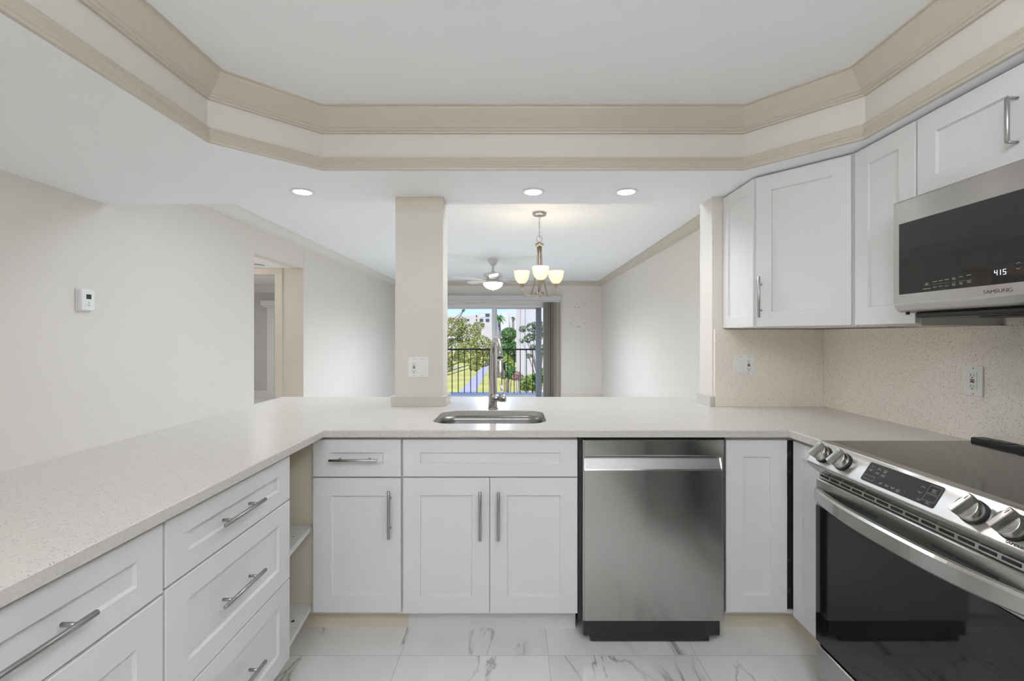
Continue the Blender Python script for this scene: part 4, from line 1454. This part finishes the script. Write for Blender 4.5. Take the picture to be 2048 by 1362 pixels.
# ------------------------------------------------------------------ refrigerator just outside the frame (mirrored in the dishwasher door)
t = thing('refrigerator', 'dark steel two-door refrigerator standing beside the near end of the range', 'refrigerator', (1.35, 0.27, 0))
b = MB(); b.box(0.955, 1.755, -0.20, 0.74, 0.03, 1.76, M['fridge_side'], bevel=0.004); b.build('body', parent=t)
b = MB(); b.box(1.0, 1.72, -0.15, 0.69, 0.0, 0.0295, M['black']); b.build('base_grille', parent=t)
for z0, z1 in ((0.05, 0.68), (0.69, 1.755)):
    b = MB(); b.box(0.893, 0.950, -0.198, 0.738, z0, z1, M['fridge_door'], bevel=0.006); dd = b.build('door', parent=t)
    zc = (0.59, 0.62) if z0 < 0.5 else (0.85, 1.55)
    b = MB()
    if z0 < 0.5:
        b.tube([(0.892, -0.08, 0.60), (0.845, -0.07, 0.60), (0.845, 0.61, 0.60), (0.892, 0.62, 0.60)], 0.009, M['bar'], n=10)
    else:
        b.tube([(0.892, -0.13, zc[0]), (0.845, -0.13, zc[0] + .01), (0.845, -0.13, zc[1] - .01), (0.892, -0.13, zc[1])], 0.009, M['bar'], n=10)
    b.build('handle', parent=dd)

# ------------------------------------------------------------------ thermostat
t = thing('thermostat', 'small white thermostat with a dark screen on the left wall', 'thermostat', (XL, 2.585, 1.52))
b = MB(); b.box(XL + 0.0005, XL + 0.008, 2.545, 2.635, 1.455, 1.585, M['plastic'], bevel=0.002); b.build('wall_plate', parent=t)
b = MB(); b.box(XL + 0.008, XL + 0.032, 2.55, 2.63, 1.46, 1.58, M['plastic'], bevel=0.005, seg=2); bd = b.build('body', parent=t)
b = MB(); b.box(XL + 0.0321, XL + 0.0328, 2.578, 2.608, 1.525, 1.552, M['dark']); b.build('screen', parent=t)
for s in (1, -1):
    b = MB(); b.prism([(2.588, 1.497 + s * .004), (2.599, 1.497 + s * .004), (2.5935, 1.497 + s * .013)], XL + 0.0321, XL + 0.0332, 'X', M['plastic_grey']); b.build('button', parent=t)

# ------------------------------------------------------------------ recessed downlights
for x, lab in ((-1.170, 'round recessed downlight left of the column'), (0.100, 'round recessed downlight just right of the column'), (0.612, 'round recessed downlight nearest the wall cabinets')):
    t = thing('downlight', lab + ', in the soffit', 'ceiling light', (x, 2.505, ZS), 'recessed lights in the soffit')
    b = MB(); b.lathe([(0.046, 0.0), (0.062, 0.0), (0.064, -0.003), (0.060, -0.006), (0.048, -0.0055), (0.046, 0.0)], (x, 2.505, ZS), M['plastic'], n=32, cap=False)
    b.build('trim_ring', parent=t)
    b = MB(); b.lathe([(0.0475, -0.002), (0.0475, -0.0045), (0.0, -0.005)], (x, 2.505, ZS), M['lens'], n=32, cap=False)
    b.build('lens', parent=t)
    lamp('downlight_bulb', 'SPOT', (x, 2.505, ZS - 0.02), P_DOWN, (1.0, 0.96, 0.90), t, size=0.045, spot=(math.radians(150), 0.6))

# added fill lamps: kitchen drums out of view, dining panels hidden by the soffit
for k, (x, y) in enumerate(((0.50, -0.55), (-0.55, -0.45), (0.60, 0.32))):
    rl = 0.14 if k == 2 else 0.20
    t = thing('fill_drum_lamp', ('added white drum fill lamp behind the camera', 'added white drum fill lamp left of the camera', 'small added white drum fill lamp above the refrigerator side')[k], 'ceiling light', (x, y, ZT))
    b = MB(); b.lathe([(0.06, 0.0), (0.06, -0.02), (0.012, -0.025), (0.012, -0.14)], (x, y, ZT), M['nickel'], n=20); b.build('stem', parent=t)
    b = MB(); b.lathe([(0.0, -0.14), (rl - .01, -0.14), (rl, -0.15), (rl, -0.32), (rl - .01, -0.33), (0.0, -0.33)], (x, y, ZT), M['fill_drum'], n=32, cap=False); b.build('lamp_shade', parent=t)
for k, (x, y) in enumerate(((0.30, 3.10), (-1.15, 3.10))):
    t = thing('fill_panel_lamp', ('added fill light panel on the dining ceiling right of the column', 'added fill light panel on the dining ceiling left of the column')[k], 'ceiling light', (x, y, ZD))
    b = MB(); b.box(x - 0.20, x + 0.20, y - 0.20, y + 0.20, ZD - 0.05, ZD - 0.0005, M['plastic'], bevel=0.004); b.build('housing', parent=t)
    b = MB(); b.box(x - 0.185, x + 0.185, y - 0.185, y + 0.185, ZD - 0.0512, ZD - 0.0505, M['fill_panel']); b.build('diffuser', parent=t)

# ------------------------------------------------------------------ smoke detector in the hallway
t = thing('smoke_detector', 'round white smoke detector on the hallway ceiling', 'smoke detector', (-2.80, 4.95, HZ))
b = MB(); b.lathe([(0.066, 0.0), (0.066, -0.012), (0.060, -0.028), (0.045, -0.034), (0.0, -0.035)], (-2.80, 4.95, HZ), M['plastic'], n=24, cap=False); b.build('body', parent=t)
b = MB(); b.lathe([(0.064, -0.013), (0.0668, -0.014), (0.0668, -0.018), (0.064, -0.019)], (-2.80, 4.95, HZ), M['dark'], n=24, cap=False); b.build('vent_ring', parent=t)
lamp('hall_fill', 'POINT', (-3.4, 4.75, 1.95), P_FILL_HALL, (1.0, 0.94, 0.86), size=0.08)  # added point light with no fixture, brightens the hallway

# ------------------------------------------------------------------ chandelier
cx, cy = 0.222, 4.13
ch = thing('chandelier', 'brushed nickel chandelier with three glowing cream bell shades', 'chandelier', (cx, cy, ZD))
b = MB(); b.lathe([(0.064, 0.0), (0.064, -0.018), (0.058, -0.026), (0.0, -0.028)], (cx, cy, ZD), M['nickel'], n=28, cap=False)
b.lathe([(0.010, -0.027), (0.012, -0.035), (0.008, -0.045), (0.0, -0.046)], (cx, cy, ZD), M['nickel'], n=14, cap=False)
b.build('canopy', parent=ch)


def ring_pts(c, rx, rz, plane, n=16):
    out = []
    for k in range(n + 1):
        a = 2 * PI * k / n
        h = rx * math.cos(a)
        out.append((c[0] + (h if plane == 0 else 0), c[1] + (h if plane == 1 else 0), c[2] + rz * math.sin(a)))
    return out


b = MB()
ztop, zend = ZD - 0.040, 2.222
nl = 8
for k in range(nl):
    z = ztop - (k + 0.5) * (ztop - zend) / nl
    b.tube(ring_pts((cx, cy, z), 0.0085, (ztop - zend) / nl * 0.62, k % 2, 12), 0.0018, M['nickel'], n=6, cap=False)
b.tube([(cx + 0.003, cy, ZD - 0.03), (cx - 0.003, cy + 0.003, 2.33), (cx + 0.003, cy, 2.2)], 0.0016, M['dark'], n=6)
b.build('chain', parent=ch)
b = MB(); b.tube(ring_pts((cx, cy, 2.196), 0.026, 0.029, 0, 24), 0.0028, M['nickel_warm'], n=8, cap=False); b.build('loop', parent=ch)
b = MB()
b.lathe([(0.0, 0.030), (0.012, 0.028), (0.014, 0.020), (0.034, 0.018), (0.036, 0.012), (0.036, -0.004), (0.020, -0.008), (0.0, -0.008)], (cx, cy, 2.137), M['nickel_warm'], n=24, cap=False)
b.lathe([(0.012, 2.13), (0.0135, 1.70)], (cx, cy, 0), M['nickel_warm'], n=16)
b.lathe([(0.0, 1.662), (0.012, 1.664), (0.016, 1.674), (0.034, 1.684), (0.044, 1.700), (0.043, 1.712), (0.0, 1.714)], (cx, cy, 0), M['nickel_warm'], n=24, cap=False)
b.build('column', parent=ch)
for k in range(3):
    a = -PI / 2 + 2 * PI * k / 3
    dx, dy = math.cos(a), math.sin(a)
    RS = 0.183

    def at_r(rr, z, dx=dx, dy=dy):
        return (cx + dx * rr, cy + dy * rr, z)
    b = MB()
    pts = [at_r(0.03, 1.690), at_r(0.07, 1.683), at_r(0.115, 1.687), at_r(0.150, 1.704), at_r(0.173, 1.732), at_r(0.182, 1.760), at_r(RS, 1.780)]
    b.tube(pts, 0.0072, M['nickel_warm'], n=10)
    arm = b.build('arm', parent=ch)
    b = MB()
    b.tube([at_r(0.018, 2.125), at_r(0.020, 2.06), at_r(0.026, 1.97), at_r(0.040, 1.87), at_r(0.062, 1.77), at_r(0.085, 1.688)], 0.0065, M['nickel_warm'], n=8)
    b.build('brace', parent=arm)
    b = MB(); b.lathe([(0.0, 1.766), (0.014, 1.766), (0.018, 1.776), (0.024, 1.784), (0.027, 1.794), (0.026, 1.800), (0.0, 1.801)], at_r(RS, 0), M['nickel_warm'], n=20, cap=False)
    b.build('cup', parent=arm)
    b = MB()
    prof = [(0.024, 1.802), (0.040, 1.812), (0.055, 1.832), (0.066, 1.860), (0.0715, 1.890), (0.0735, 1.917), (0.0705, 1.917), (0.0685, 1.890), (0.063, 1.861), (0.052, 1.834), (0.038, 1.815), (0.0, 1.806)]
    b.lathe(prof, at_r(RS, 0), M['shade'], n=32, cap=False)
    b.build('lamp_shade', parent=ch)
    lamp('chandelier_bulb', 'POINT', at_r(RS, 1.90), P_CHAND, (1.0, 0.87, 0.68), ch, size=0.03)

# ------------------------------------------------------------------ ceiling fan
fx, fy = -0.318, 6.58
fn = thing('ceiling_fan', 'white ceiling fan with five blades and a glowing bowl light', 'ceiling fan', (fx, fy, ZD))
b = MB(); b.lathe([(0.072, 0.0), (0.074, -0.02), (0.066, -0.05), (0.048, -0.085), (0.024, -0.105), (0.014, -0.11), (0.0, -0.11)], (fx, fy, ZD), M['fan'], n=28, cap=False); b.build('canopy', parent=fn)
b = MB(); b.lathe([(0.0125, 2.34), (0.0125, 2.24)], (fx, fy, 0), M['fan'], n=14); b.lathe([(0.016, 2.262), (0.024, 2.245), (0.030, 2.225)], (fx, fy, 0), M['fan'], n=18); b.build('downrod', parent=fn)
b = MB(); b.lathe([(0.0, 2.232), (0.055, 2.230), (0.10, 2.224), (0.135, 2.212), (0.143, 2.196), (0.140, 2.182), (0.120, 2.166), (0.085, 2.152), (0.078, 2.142), (0.080, 2.125), (0.10, 2.110), (0.125, 2.098), (0.140, 2.088), (0.142, 2.078), (0.0, 2.076)], (fx, fy, 0), M['fan'], n=36, cap=False); b.build('motor_housing', parent=fn)
b = MB(); b.lathe([(0.143, 2.077), (0.138, 2.058), (0.120, 2.030), (0.088, 2.006), (0.045, 1.990), (0.0, 1.986)], (fx, fy, 0), M['bowl'], n=36, cap=False)
lb = b.build('light_bowl', parent=fn)
b = MB(); b.lathe([(0.0, 1.9865), (0.009, 1.985), (0.010, 1.975), (0.005, 1.966), (0.0, 1.964)], (fx, fy, 0), M['fan'], n=14, cap=False); b.build('finial', parent=lb)
for k in range(5):
    a = math.radians(-158 + 72 * k)
    Rm = Matrix.Translation((fx, fy, 2.135)) @ Matrix.Rotation(a, 4, 'Z') @ Matrix.Rotation(math.radians(11), 4, 'X')
    outline = [(0.20, -0.048), (0.30, -0.060), (0.50, -0.068), (0.585, -0.060), (0.612, -0.035), (0.618, 0.0), (0.612, 0.035), (0.585, 0.060), (0.50, 0.068), (0.30, 0.060), (0.20, 0.048)]
    b = MB(); b.prism(outline, -0.003, 0.003, 'Z', M['fan'], T=Rm); bl = b.build('blade', parent=fn)
    b = MB(); b.prism([(0.075, -0.016), (0.15, -0.014), (0.215, -0.035), (0.255, -0.030), (0.255, 0.030), (0.215, 0.035), (0.15, 0.014), (0.075, 0.016)], -0.010, -0.0035, 'Z', M['fan'], T=Rm); b.build('blade_iron', parent=bl)
lamp('fan_bulb', 'SPOT', (fx, fy, 1.93), P_FAN, (0.83, 0.91, 1.0), fn, size=0.12, spot=(math.radians(180), 0.6))
